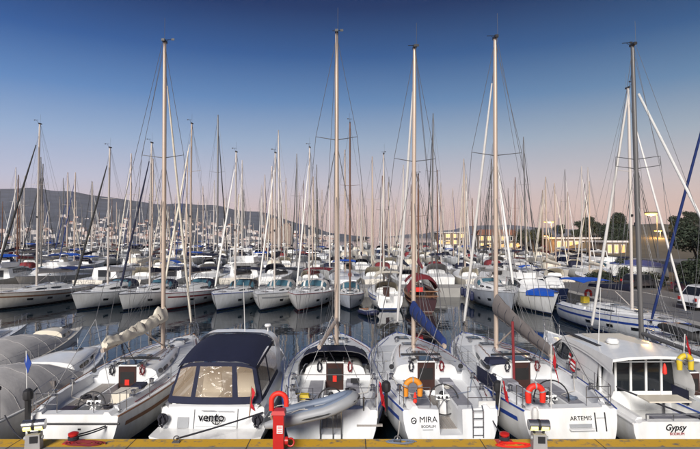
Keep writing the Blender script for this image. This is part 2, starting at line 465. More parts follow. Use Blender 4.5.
def deck_obj(h, m, parent, cock=None, ns=22, camber=0.09):
    """deck with a real cockpit well: coamings, seats and sole; returns (object, sole z, seat z)"""
    b = MB()
    def flat(t, z_add=0.0, inner=True, y=None):
        e = h.edge(t); bb = e.x
        pts = []
        for fr in (1, 0.97, 0.86, 0.80, 0.66, 0.62, 0.34, 0.30, 0.0):
            x = bb * fr
            z = e.z + (0.03 if fr == 0.97 else 0) + camber * (1 - fr * fr) * min(1, bb)
            pts.append((x, e.y if y is None else y, z))
        return pts
    def mirror(p): return [(-x, y, z) for x, y, z in p[:-1]] + [p[-1]] + [p_ for p_ in p[:-1]][::-1]
    rings = []
    tr_top = None
    if cock:
        y0, y1, opent, cwi, fw, sole, ch = cock['y0'], cock['y1'], cock['open'], cock['cwi'], cock['fw'], cock['sole'], cock['ch']
        def prof(t, wall=False):
            e = h.edge(t); seat = e.z - cock.get('seat', 0.12)
            c = min(cwi, e.x - 0.42)
            if wall:
                return [(e.x, e.y, e.z), (e.x - .06, e.y, e.z + .03), (c + .22, e.y, e.z + .02), (c + .12, e.y, e.z + ch * .6), (c, e.y, e.z + ch * .6),
                        (c - .02, e.y, e.z + .06), (fw, e.y, e.z + .06), (fw - .001, e.y, e.z + .06), (0, e.y, e.z + .06)]
            return [(e.x, e.y, e.z), (e.x - .06, e.y, e.z + .03), (c + .22, e.y, e.z + .02), (c + .14, e.y, e.z + ch), (c + .02, e.y, e.z + ch),
                    (c - .02, e.y, seat), (fw, e.y, seat), (fw - .02, e.y, sole), (0, e.y, sole)]
        t0, t1 = y0 / h.L, y1 / h.L
        p0 = prof(0.0, True)
        if opent:
            e = h.edge(0); p0 = p0[:6] + [(fw + .02, e.y, e.z + .02), (fw, e.y, sole), (0, e.y, sole)]
        # aft edge lies in the sloping transom plane
        p0 = [(x, h.ks * z, z) for x, y, z in p0]
        rings.append(p0)
        tr_top = mirror(p0)
        pA = prof(t0, not opent)
        if opent: pA = pA[:5] + [pA[5][:2] + (pA[5][2] + .14,), pA[6][:2] + (pA[6][2] + .14,), pA[7], pA[8]]
        rings.append(pA)
        for k in range(9):
            rings.append(prof(lerp(t0, t1, k / 8)))
        e = h.edge(t1)
        last = rings[-1]
        rings.append([(x, e.y + .002, zz) for (x, _, _), (_, _, zz) in zip(last, flat(t1))])
        tt = t1
    else:
        f0 = [(x, h.ks * z, z) for x, y, z in flat(0)]
        rings.append(f0); tr_top = mirror(f0)
        tt = 0
    for k in range(1, ns + 1):
        t = lerp(tt, 1, k / ns)
        rings.append(flat(t))
    b.loft([mirror(r) for r in rings])
    o = obj('deck', b, m, parent, smooth=25)
    return o, tr_top

def coachroof_obj(h, m, parent, ya, yb, wa, ha, front=0.25, ns=14, glass=M_GLASS, wins=((.18, .42), (.50, .72)), name='coachroof', win_lo=.30, win_hi=.78, sub=True):
    """cabin trunk lofted along the deck, with side windows set 6 mm proud"""
    b = MB()
    def sect(k):
        y = lerp(ya, yb, k); t = y / h.L
        e = h.edge(t)
        w_ = min(wa * (1 - (1 - front) * k ** 1.8), e.x - 0.30)
        hh = ha * (1 - k ** 3.2) + 0.01
        zd = e.z + 0.02
        lean = 0.16 * hh / max(ha, .01)
        return [(w_, y, zd), (w_ - lean * .6, y, zd + hh * .72), (w_ - lean * 1.2 - .04, y, zd + hh * .95), (w_ * .5, y, zd + hh * 1.07), (0, y, zd + hh * 1.12)]
    def full(k):
        s_ = sect(k); return [(-x, y, z) for x, y, z in s_[:-1]] + [s_[-1]] + s_[:-1][::-1]
    rings = [full(i / ns) for i in range(ns + 1)]
    b.loft(rings)
    b.face(b.ring(rings[0]))
    o = obj(name, b, m, parent, smooth=40)
    for (a, c) in wins:
        for sg in (-1, 1):
            wb = MB(); ro = []; n = 5
            for i in range(n + 1):
                k = lerp(a, c, i / n)
                s_ = sect(k); p0, p1 = Vector(s_[0]), Vector(s_[1])
                lo_, hi_ = win_lo, win_hi
                if i == 0: lo_, hi_ = win_lo + .12, win_hi - .06
                if i == n: lo_, hi_ = win_lo + .14, win_hi - .14
                q0, q1 = p0.lerp(p1, lo_) + Vector((.008, 0, 0)), p0.lerp(p1, hi_) + Vector((.008, 0, 0))
                ro.append([(sg * q0.x, q0.y, q0.z), (sg * q1.x, q1.y, q1.z)])
            wb.loft(ro, flip=(sg > 0))
            obj('window', wb, glass, o if sub else parent)
    top = lambda y_: (lambda s_: s_[-1][2])(sect(max(0, min(1, (y_ - ya) / (yb - ya)))))
    return o, sect, top

def torus_pts(c, r, n=20, tilt=0.0):
    return [Vector(c) + Vector((r * cos(2 * pi * i / n), r * sin(2 * pi * i / n) * sin(tilt), r * sin(2 * pi * i / n) * cos(tilt))) for i in range(n)]

def wheel(parent, c, r, tilt=0.15, spokes=5):
    b = MB(); b.tube(torus_pts(c, r, 28, tilt), 0.022, 6, closed=True)
    o = obj('steering_wheel', b, M_BLACK, parent)
    for i in range(spokes):
        a = 2 * pi * i / spokes + .3
        s_ = MB(); s_.tube([c, Vector(c) + Vector((r * cos(a), r * sin(a) * sin(tilt), r * sin(a) * cos(tilt)))], 0.011, 5)
        obj('spoke', s_, M_STEEL, o)
    return o

def pedestal(parent, c, z0, z1):
    x, y = c
    b = MB(); b.box((x, y, (z0 + z1) / 2), (.24, .30, z1 - z0), top=(.8, .8))
    o = obj('pedestal', b, M_GEL, parent)
    d = MB(); d.box((x, y - .02, z1 + .07), (.44, .16, .16), rot=Matrix.Rotation(-.5, 3, 'X'))
    obj('instrument_pod', d, M_GEL, o)
    for k in (-1, 0, 1):
        e = MB(); e.lathe((x + k * .13, y - .115, z1 + .10), [(.045, -.012), (.045, .012)], 10, axis='Y'); obj('dial', e, M_BLACK, o)
    cmp_ = MB(); cmp_.lathe((x, y + .02, z1 + .15), [(.08, 0), (.09, .05), (.05, .11), (.001, .13)], 12); obj('compass', cmp_, M_BLACK, o)
    return o

def horseshoe(parent, c, m, r=.24, rr=.085, yaw=0.0, name='lifebuoy'):
    pts = []
    for i in range(15):
        a = lerp(-0.55, pi + 0.55, i / 14)
        pts.append(Vector((r * cos(a), 0, r * 1.05 * sin(a))))
    pts = [Vector((r * .95, 0, -.24))] + pts[1:-1] + [Vector((-r * .95, 0, -.24))]
    R = Matrix.Rotation(yaw, 3, 'Z')
    b = MB(); b.tube([Vector(c) + R @ p for p in pts], [rr * .9] + [rr] * (len(pts) - 2) + [rr * .9], 9)
    o = obj(name, b, m, parent, smooth=60)
    for i in (3, 7, 11):
        if i < len(pts):
            p = Vector(c) + R @ pts[i]; d = (R @ (pts[min(i + 1, len(pts) - 1)] - pts[i - 1])).normalized()
            k = MB(); k.tube([p - d * .022, p + d * .022], rr * 1.05, 9); obj('reflective_tape', k, M_GREYP, o, smooth=60)
    return o

def winch(parent, c, s=1.0):
    b = MB(); b.lathe(c, [(.085 * s, 0), (.085 * s, .03 * s), (.055 * s, .06 * s), (.055 * s, .12 * s), (.075 * s, .15 * s), (.075 * s, .17 * s), (.03 * s, .19 * s)], 12)
    return obj('winch', b, M_STEEL, parent)

def fender(parent, top, ln=.62, r=.13, m=M_WHITEF):
    x, y, z = top
    b = MB(); b.lathe((x, y, z - ln), [(.02, -.05), (r * .55, .0), (r * .95, .10), (r, .2), (r, ln - .2), (r * .95, ln - .1), (r * .5, ln), (.025, ln + .05)], 12)
    o = obj('fender', b, m, parent, smooth=60)
    l = MB(); l.tube([(x, y, z), (x * 0.97, y, z + .45)], .012, 4); obj('fender_line', l, M_ROPEW, o)
    return o

def rope_coil(parent, c, r=.16, turns=4, m=M_ROPEB, up=True):
    b = MB(); pts = []
    n = turns * 12
    for i in range(n + 1):
        a = 2 * pi * i / 12
        rr_ = r * (0.85 + .2 * sin(i * 1.7))
        if up: pts.append(Vector(c) + Vector((rr_ * .55 * cos(a), .05 * sin(i * .9), rr_ * 1.3 * sin(a))))
        else: pts.append(Vector(c) + Vector((rr_ * cos(a), rr_ * sin(a), .012 * i / 6)))
    b.tube(pts, .016, 4)
    return obj('rope_coil', b, m, parent)

def hatch(parent, c, sx, sy, slope=0.0, m=M_GLASS):
    R = Matrix.Rotation(slope, 3, 'X')
    f = MB(); f.box((c[0], c[1], c[2] + .02), (sx + .08, sy + .08, .05), rot=R)
    o = obj('hatch', f, M_STEEL, parent)
    g = MB(); g.box((c[0], c[1], c[2] + .05), (sx, sy, .035), rot=R)
    obj('pane', g, m, o)
    return o

def flag(parent, base, h_=1.2, w_=.55, hh=.38, m=M_FLAGR, lean=0.25, limp=True, emblem=True, direction=1):
    p = MB(); top = Vector(base) + Vector((0, -lean * h_, h_)); p.tube([base, top], .014, 5)
    o = obj('flagstaff', p, M_WHITEF, parent)
    b = MB(); rings = []
    n = 7
    for i in range(n + 1):
        u = i / n
        if limp:
            x = direction * (.03 + .10 * u + .05 * sin(u * 9)); dz = -hh * .1 - u * w_ * .95; dy = .04 * sin(u * 11)
        else:
            x = direction * u * w_; dz = -.06 * u; dy = .05 * sin(u * 8)
        a = top + Vector((x, dy, dz)); c = a + Vector((.06 * direction if limp else 0, .03 * cos(u * 7), -hh))
        rings.append([a, c])
    b.loft(rings)
    fo = obj('flag', b, m, parent)
    if emblem and not limp:
        e = MB(); c = top + Vector((direction * w_ * .42, -.06, -.06 * .4 - hh / 2))
        pts = []
        for i in range(11):
            a = lerp(.6, 2 * pi - .6, i / 10); pts.append(c + Vector((.09 * cos(a), 0, .09 * sin(a))))
        e.tube(pts, [.006 + .018 * sin(pi * i / 10) for i in range(11)], 5, sq=.4); obj('crescent', e, M_WHITE, fo)
    return o

def outboard(parent, c):
    x, y, z = c
    b = MB(); b.lathe((x, y, z), [(.09, 0), (.13, .04), (.14, .16), (.12, .27), (.05, .33)], 10)
    o = obj('outboard_motor', b, M_BLACK, parent)
    l = MB(); l.box((x, y, z - .32), (.09, .13, .66), top=(1, 1.3)); obj('motor_leg', l, M_BLACK, o)
    g = MB(); g.box((x, y - .02, z - .62), (.03, .24, .10)); obj('skeg', g, M_BLACK, o)
    t = MB(); t.tube([(x, y + .1, z + .12), (x - .05, y + .5, z + .2)], .02, 5); obj('tiller', t, M_RUBBER, o)
    return o

def sail_bundle(b, p0, p1, h0, h1, w0, lump=0.0, n=14, drop=0.0, seed=0):
    rnd = random.Random(seed)
    p0, p1 = Vector(p0), Vector(p1)
    d = (p1 - p0); ax = d.normalized(); sx = ax.cross(Vector((0, 0, 1))).normalized()
    up = sx.cross(ax).normalized()
    rings = []
    ph = [rnd.uniform(0, 6) for _ in range(4)]
    for i in range(n + 1):
        u = i / n
        hh = lerp(h0, h1, u ** .7); ww = lerp(w0, w0 * .55, u)
        c = p0 + d * u + Vector((0, 0, -drop * sin(pi * u)))
        rg = []
        for j in range(12):
            a = 2 * pi * j / 12
            k = 1 + lump * (sin(a * 3 + u * 17 + ph[0]) * .5 + sin(u * 31 + ph[1] + a) * .5 + sin(u * 53 + ph[2]) * .35)
            y_ = sin(a); 
            rg.append(c + sx * (ww * cos(a) * (1 - .35 * max(0, y_)) * k) + up * ((hh * (y_ * .5 + .42)) * k))
        rings.append(rg)
    b.loft(rings, closed=True, cap0=True, cap1=True, flip=True)

def rig(root, h, mast_y, z_deck, top, spread=(.62,), sp_len=.95, mm=M_MAST, furl=None, furl_r=.07, boom=None, lod=0, furl_top=.93, topcolor=None, backstay=True, wire=.010, mr=(.085, .075)):
    """mast with spreaders and shrouds, forestay with furled sail, backstay, boom with cover"""
    if lod >= 2: wire = .012
    rad = mr[0] * (1.25 if lod == 2 else 1.05)
    mb_ = MB(); n = 10 if lod < 2 else 6
    zz = [z_deck - .1, lerp(z_deck, top, .5), lerp(z_deck, top, .85), top]
    mb_.tube([(0, mast_y - .10 * ((z - z_deck) / (top - z_deck)) ** 2, z) for z in zz], [rad, rad, rad * .92, mr[1] * .85], n, sq=1.3)
    mast = obj('mast', mb_, mm, root, smooth=60)
    ym = lambda z: mast_y - .10 * ((z - z_deck) / (top - z_deck)) ** 2
    tM = mast_y / h.L
    cp = h.edge(tM - .015, .10)
    lastx = []
    tips = []
    for s_ in spread:
        zsp = lerp(z_deck, top, s_)
        for sg in (-1, 1):
            sb = MB(); tip = Vector((sg * sp_len, ym(zsp) - .18, zsp + .10)); sb.tube([(0, ym(zsp), zsp), tip], [.032, .02], 5, sq=.6)
            obj('spreader', sb, mm if lod else M_WIRE, mast)
        tips.append((sp_len, ym(zsp) - .18, zsp + .10))
    if lod < 2:
        for sg in (-1, 1):
            r = MB(); pts = [(sg * cp.x, cp.y, cp.z)] + [(sg * x, y, z) for x, y, z in tips] + [(0, ym(top), top - .1)]
            r.tube(pts, wire, 4); obj('shroud', r, M_WIRE, mast)
            for dy in (-.5, .45):
                q = h.edge((mast_y + dy) / h.L, .14)
                r = MB(); z1 = tips[0][2] - .15; r.tube([(sg * q.x, q.y, q.z), (0, ym(z1), z1)], wire * .9, 4); obj('shroud', r, M_WIRE, mast)
    else:
        r = MB()
        for sg in (-1, 1):
            r.tube([(sg * cp.x, cp.y, cp.z)] + [(sg * x, y, z) for x, y, z in tips] + [(0, ym(top), top - .1)], wire, 3)
        obj('shrouds', r, M_WIRE, mast)
    # masthead gear
    if lod < 2:
        g = MB(); g.box((0, ym(top) - .05, top + .04), (.13, .38, .10)); obj('masthead', g, M_BLACK, mast)
        g = MB(); g.tube([(0, ym(top) + .12, top + .05), (0, ym(top) + .42, top + .28)], .012, 4); g.tube([(-.2, ym(top) + .42, top + .28), (.2, ym(top) + .42, top + .30)], .014, 4); g.box((.2, ym(top) + .42, top + .30), (.13, .02, .09))
        obj('wind_vane', g, M_BLACK, mast)
        g = MB(); g.tube([(.05, ym(top) - .16, top + .05), (.05, ym(top) - .16, top + 1.0)], .008, 4); obj('antenna', g, M_WIRE, mast)
        g = MB(); g.box((0, ym(lerp(z_deck, top, .42)) + .13, lerp(z_deck, top, .42)), (.10, .12, .16)); obj('steaming_light', g, M_BLACK, mast)
    # forestay
    bow = h.edge(1.0); p0 = Vector((0, bow.y - .12, bow.z + .1)); p1 = Vector((0, ym(top * furl_top) + .05, lerp(z_deck, top, furl_top)))
    f = MB(); f.tube([p0, p1], wire * 1.1, 4 if lod < 2 else 3)
    fs = obj('forestay', f, M_WIRE, root)
    if furl is not None:
        q0, q1 = p0.lerp(p1, .045), p0.lerp(p1, .93)
        k = MB(); k.tube([q0, q0.lerp(q1, .04), q0.lerp(q1, .35), q0.lerp(q1, .75), q1], [furl_r * .7, furl_r, furl_r, furl_r * .8, furl_r * .45], 7 if lod < 2 else 5)
        obj('furled_sail', k, furl, fs, smooth=60)
        if lod == 0:
            d = MB(); d.lathe(p0.lerp(p1, .03), [(.10, -.06), (.11, -.05), (.06, -.03), (.06, .04), (.11, .06), (.10, .07)], 10); obj('furling_drum', d, M_BLACK, fs)
    if backstay:
        st = h.edge(0.02)
        r = MB()
        if lod == 0:
            zsplit = st.z + 2.6
            mid = Vector((0, lerp(st.y, ym(top), .16), zsplit))
            r.tube([mid, (0, ym(top) - .2, top)], wire, 4)
            for sg in (-1, 1): r.tube([(sg * st.x * .8, st.y + .1, st.z), mid], wire, 4)
        else: r.tube([(0, st.y + .1, st.z), (0, ym(top) - .1, top)], wire, 3)
        obj('backstay', r, M_WIRE, root)
    if boom:
        g0 = Vector((0, mast_y - .12, boom['z0'])); g1 = Vector((boom.get('dx', 0), mast_y - boom['len'], boom['z1']))
        bb = MB(); bb.tube([g0, g1], [.075, .065], 8, sq=1.25); bo = obj('boom', bb, mm, root, smooth=60)
        cov = boom.get('cover')
        if cov is not None:
            s_ = MB(); q0 = g0 + (g1 - g0) * -.02; q1 = g0 + (g1 - g0) * .97
            if boom.get('sail'): sail_bundle(s_, q0 + Vector((0, 0, .05)), q1 + Vector((0, 0, .05)), .62, .30, .24, lump=.34, n=46, drop=.12, seed=3)
            else: sail_bundle(s_, q0, q1, boom.get('h0', .6), boom.get('h1', .26), boom.get('w', .17), lump=.05, n=12 if lod < 2 else 5)
            so = obj('sail_bundle' if boom.get('sail') else 'sail_cover', s_, cov, bo, smooth=60)
            if lod == 0:
                for i in range(1, 7):
                    u = i / 7; c = q0.lerp(q1, u) + Vector((0, 0, lerp(.10, .06, u)))
                    hh = lerp(boom.get('h0', .6), boom.get('h1', .26), u ** .7) * .52
                    t_ = MB(); ww = lerp(boom.get('w', .17), boom.get('w', .17) * .55, u) + .015
                    t_.tube([c + Vector((ww * cos(a), 0, hh * .55 + hh * sin(a) - .05)) for a in [2 * pi * j / 12 for j in range(12)]], .012, 4, closed=True)
                    obj('sail_tie', t_, M_ROPEB if not boom.get('sail') else M_BROWN, so)
        if lod < 2:
            v = MB(); v.tube([g1 + Vector((0, .15, .05)), (0, ym(top) - .1, top - .1)], wire * .8, 4); obj('topping_lift', v, M_WIRE, bo)
            v = MB(); v.tube([g0.lerp(g1, .35) - Vector((0, 0, .07)), (0, mast_y - .12, z_deck + .15)], .03, 6); obj('vang', v, mm, bo)
            for sg in (-1, 1):
                v = MB(); top_l = Vector((0, ym(lerp(z_deck, top, .5)), lerp(z_deck, top, .5)))
                a0 = Vector((sg * .05, mast_y - 1.4, boom['z0'] + 1.6))
                v.tube([top_l, a0], wire * .6, 3)
                for fr in (.35, .6, .85): v.tube([a0, g0.lerp(g1, fr) + Vector((sg * .08, 0, 0))], wire * .6, 3)
                obj('lazy_jack', v, M_WIRE, bo)
            v = MB()
            for k in (-.05, .05): v.tube([g0.lerp(g1, boom.get('sheet', .8)) + Vector((k, 0, -.08)), (k * 4, mast_y - boom['len'] * boom.get('sheet', .8) + .1, boom.get('track_z', z_deck))], .012, 4)
            obj('mainsheet', v, M_ROPEB, bo)
    return mast

def rails(root, h, t_list, lod=0, push=True, gate=True, hgt=.62, rw=.013):
    """stanchions with two lifelines, bow pulpit and stern pushpit"""
    lw = .006 if lod == 0 else .008
    for sg in (-1, 1):
        tops = []
        for t in t_list:
            e = h.edge(t, .07); p = Vector((sg * e.x, e.y, e.z)); tops.append((p, p + Vector((0, 0, hgt))))
        for p, q in tops[1:-1] if lod == 0 else tops[1:-1]:
            s_ = MB(); s_.tube([p, q], rw, 5 if lod == 0 else 3); obj('stanchion', s_, M_STEEL, root)
        for fr in (1.0, .52):
            l = MB(); l.tube([p.lerp(q, fr) for p, q in tops], lw, 3); obj('lifeline', l, M_STEEL, root)
    t1 = t_list[-1]
    e = h.edge(t1, .07); nose = h.edge(1.0)
    p = MB()
    up = [Vector((sg_x, y, z)) for sg_x, y, z in [(e.x, e.y, e.z + hgt), (e.x * .55, lerp(e.y, nose.y, .6), nose.z + hgt), (.12, nose.y + .02, nose.z + hgt), (-.12, nose.y + .02, nose.z + hgt), (-e.x * .55, lerp(e.y, nose.y, .6), nose.z + hgt), (-e.x, e.y, e.z + hgt)]]
    p.tube(up, rw, 5)
    mid_ = [Vector((v.x, v.y, v.z - hgt * .48)) for v in up]
    p.tube(mid_[:3], rw * .8, 4); p.tube(mid_[3:], rw * .8, 4)
    for v in (up[0], up[1], up[4], up[5]): p.tube([v, v - Vector((0, 0, hgt))], rw, 5)
    obj('pulpit', p, M_STEEL, root)
    if push:
        for sg in (-1, 1):
            p = MB(); a = h.edge(t_list[0], .07); c = h.edge(0.01, .07)
            e0 = Vector((sg * a.x, a.y, a.z)); e1 = Vector((sg * c.x, c.y + .05, c.z)); e2 = Vector((sg * c.x * .42, c.y + .06, c.z))
            for fr in (1.0, .5): p.tube([e0 + Vector((0, 0, hgt * fr)), e1 + Vector((0, .08, hgt * fr)), e1 + Vector((-sg * .08, 0, hgt * fr)), e2 + Vector((0, 0, hgt * fr))], rw, 5)
            for q in (e0, e1 + Vector((0, .06, 0)), e2): p.tube([q, q + Vector((0, 0, hgt))], rw, 5)
            obj('pushpit', p, M_STEEL, root)

def sprayhood(root, h, y0, y1, w_, z0, hh, m, win=True):
    """folding hood over the companionway: arched canvas with front windows"""
    b = MB(); rings = []
    n = 8
    for i in range(n + 1):
        u = i / n
        y = lerp(y0, y1, u); k = (1 - max(0, (u - .55) / .45) ** 1.7)
        rg = []
        for j in range(13):
            a = pi * j / 12
            cx, sz = cos(a), sin(a)
            rg.append((w_ * (1 - .06 * u) * math.copysign(abs(cx) ** .55, cx), y, z0 + (hh * k + .02) * sz ** .6))
        rings.append(rg)
    b.loft(rings, flip=True)
    o = obj('sprayhood', b, m, root, smooth=60)
    fr = MB(); fr.tube([(w_ * 1.01 * math.copysign(abs(cos(pi * j / 12)) ** .55, cos(pi * j / 12)), y0, z0 + hh * sin(pi * j / 12) ** .6 + .01) for j in range(13)], .018, 5)
    obj('hood_frame', fr, M_STEEL, o)
    if win:
        for sg in (-1, 0, 1):
            wb = MB(); ro = []
            for i in range(5):
                u = lerp(.62, .9, i / 4); y = lerp(y0, y1, u); k = (1 - max(0, (u - .55) / .45) ** 1.7)
                rg = []
                for j in range(4):
                    a = {-1: lerp(2.25, 2.85, j / 3), 0: lerp(1.15, 1.99, j / 3), 1: lerp(.29, .89, j / 3)}[sg]
                    cx, sz = cos(a), sin(a)
                    rg.append((w_ * 1.012 * (1 - .06 * u) * math.copysign(abs(cx) ** .55, cx), y + .012, z0 + .012 + (hh * k + .02) * sz ** .6))
                ro.append(rg)
            wb.loft(ro, flip=True); obj('hood_window', wb, M_BGLASS, o)
    return o

def bimini(root, y0, y1, w_, z, m, z_base):
    b = MB(); rings = []
    for i in range(7):
        u = i / 6; y = lerp(y0, y1, u); zz = z + .10 * sin(pi * u)
        rings.append([(w_ * (j / 5 - 1), y, zz + .14 * (1 - (j / 5 - 1) ** 4)) for j in range(11)])
    b.loft(rings)
    n0 = len(b.v)
    b.loft([[(x, y, zz - .025) for x, y, zz in r] for r in rings], flip=True)
    o = obj('bimini', b, m, root, smooth=60)
    for y in (y0 + .1, (y0 + y1) / 2, y1 - .1):
        t_ = MB(); t_.tube([(-w_, (y0 + y1) / 2, z_base), (-w_, y, z - .02), (w_, y, z - .02), (w_, (y0 + y1) / 2, z_base)], .014, 5); obj('bimini_frame', t_, M_STEEL, o)
    return o

def clutter_up(root, h, ck, yc, zt, ctop, my_, sect):
    """the small gear of a lived-in cockpit and coachroof"""
    r = random.Random(int(root.location.x * 97))
    L = h.L
    for i, x in enumerate((-.42, -.34, -.26, .26, .34, .42)):
        l = MB(); l.tube([(x * .35, my_ - .12, ctop(my_) + .05), (x, my_ - .7, ctop(my_ - .7) + .03), (x * 1.08, yc + .15, ctop(yc + .15) + .03)], .010, 4)
        obj('halyard', l, r.choice([M_ROPEB, M_ROPEW, M_BLUEP, M_REDC]), root)
    for sg in (-1, 1):
        w_ = MB(); w_.box((sg * .40, yc + .35, ctop(yc + .35) + .03), (.26, .16, .06)); obj('rope_clutch', w_, M_BLACK, root)
        winch(root, (sg * .55, yc + .18, ctop(yc + .2) - .01), .9)
        seat_z = h.zs(.15) - ck.get('seat', .12)
        rope_coil(root, (sg * r.uniform(.5, .7), r.uniform(1.2, 2.8), seat_z + .05), .17, 3, r.choice([M_ROPEB, M_ROPEW, M_BLUEP]), up=False)
        e = h.edge(.24); xx = min(ck['cwi'], e.x - .42) + .02
        sh = MB(); sh.tube([(sg * (xx + .06), 2.7, e.z + ck['ch'] + .10), (sg * (xx - .05), 2.5, e.z + ck['ch'] - .02), (sg * (xx - .18), 2.2, seat_z + .06), (sg * .55, 1.9, seat_z + .05), (sg * .62, 1.5, seat_z + .05)], .014, 4); obj('sheet', sh, r.choice([M_ROPEW, M_BLUEP, M_REDC]), root)
        jl = MB(); jl.tube([(sg * (h.hb(t) - .2), t * L, h.zs(t) + .06) for t in (.12, .3, .5, .7, .88)], .014, 4); obj('jackline', jl, M_BLUEL if sg < 0 else M_REDC, root)
        df = MB(); df.loft([[(sg * (h.hb(t) - .05), t * L, h.zs(t) + .08), (sg * (h.hb(t) - .05), t * L, h.zs(t) + .56)] for t in (.16, .2, .25, .29)]); 
        if r.random() < .35: obj('dodger', df, M_NAVY, root)
        lk = MB(); lk.box((sg * .62, .72, seat_z + .03), (.42, .34, .012)); obj('locker_lid', lk, M_GEL, root)
        sp = MB(); sp.lathe((sg * (.33 * h.B - .02), yc - .02, zt - .12), [(.09, -.02), (.09, .015), (.05, .02)], 10, axis='Y'); obj('speaker', sp, M_BLACK, root)
    c = MB(); c.box((r.choice((-1, 1)) * .62, yc - .5, h.zs(.3) - ck.get('seat', .12) + .07), (.40, .55, .10), top=(.92, .94)); obj('cushion', c, r.choice([M_CUSH, M_NAVY, M_CREAM]), root, smooth=20)
    d = MB(); d.box((0, yc - .008, zt - .38), (.50, .06, .42)); obj('companionway', d, M_DARK, root)  # near-black slab paints the shade inside the open companionway
    t = MB(); t.box((0, yc + 1.05, ctop(yc + 1.05) + .05), (1.5, .07, .06)); obj('traveller_track', t, M_BLACK, root)
    for k in (-.18, .18):
        f = MB(); f.box((k, yc - 1.25, .66), (.03, .5, .06)); obj('foot_brace', f, M_TEAK, root)

def portlights(root, h, ts, lod):
    for sg in (-1, 1):
        for t in ts:
            g = MB(); ro = []
            for i in range(4):
                tt = t + (.018 if lod == 0 else .022) * (i / 3 * 2 - 1)
                rg = h.ring(tt, 40); idx = (-9, -12) if sg > 0 else (8, 11)
                k = .012 * sg
                ro.append([(rg[idx[0]][0] + k, rg[idx[0]][1], rg[idx[0]][2]), (rg[idx[1]][0] + k, rg[idx[1]][1], rg[idx[1]][2])])
            g.loft(ro, flip=sg < 0); obj('portlight', g, M_GLASS, root)

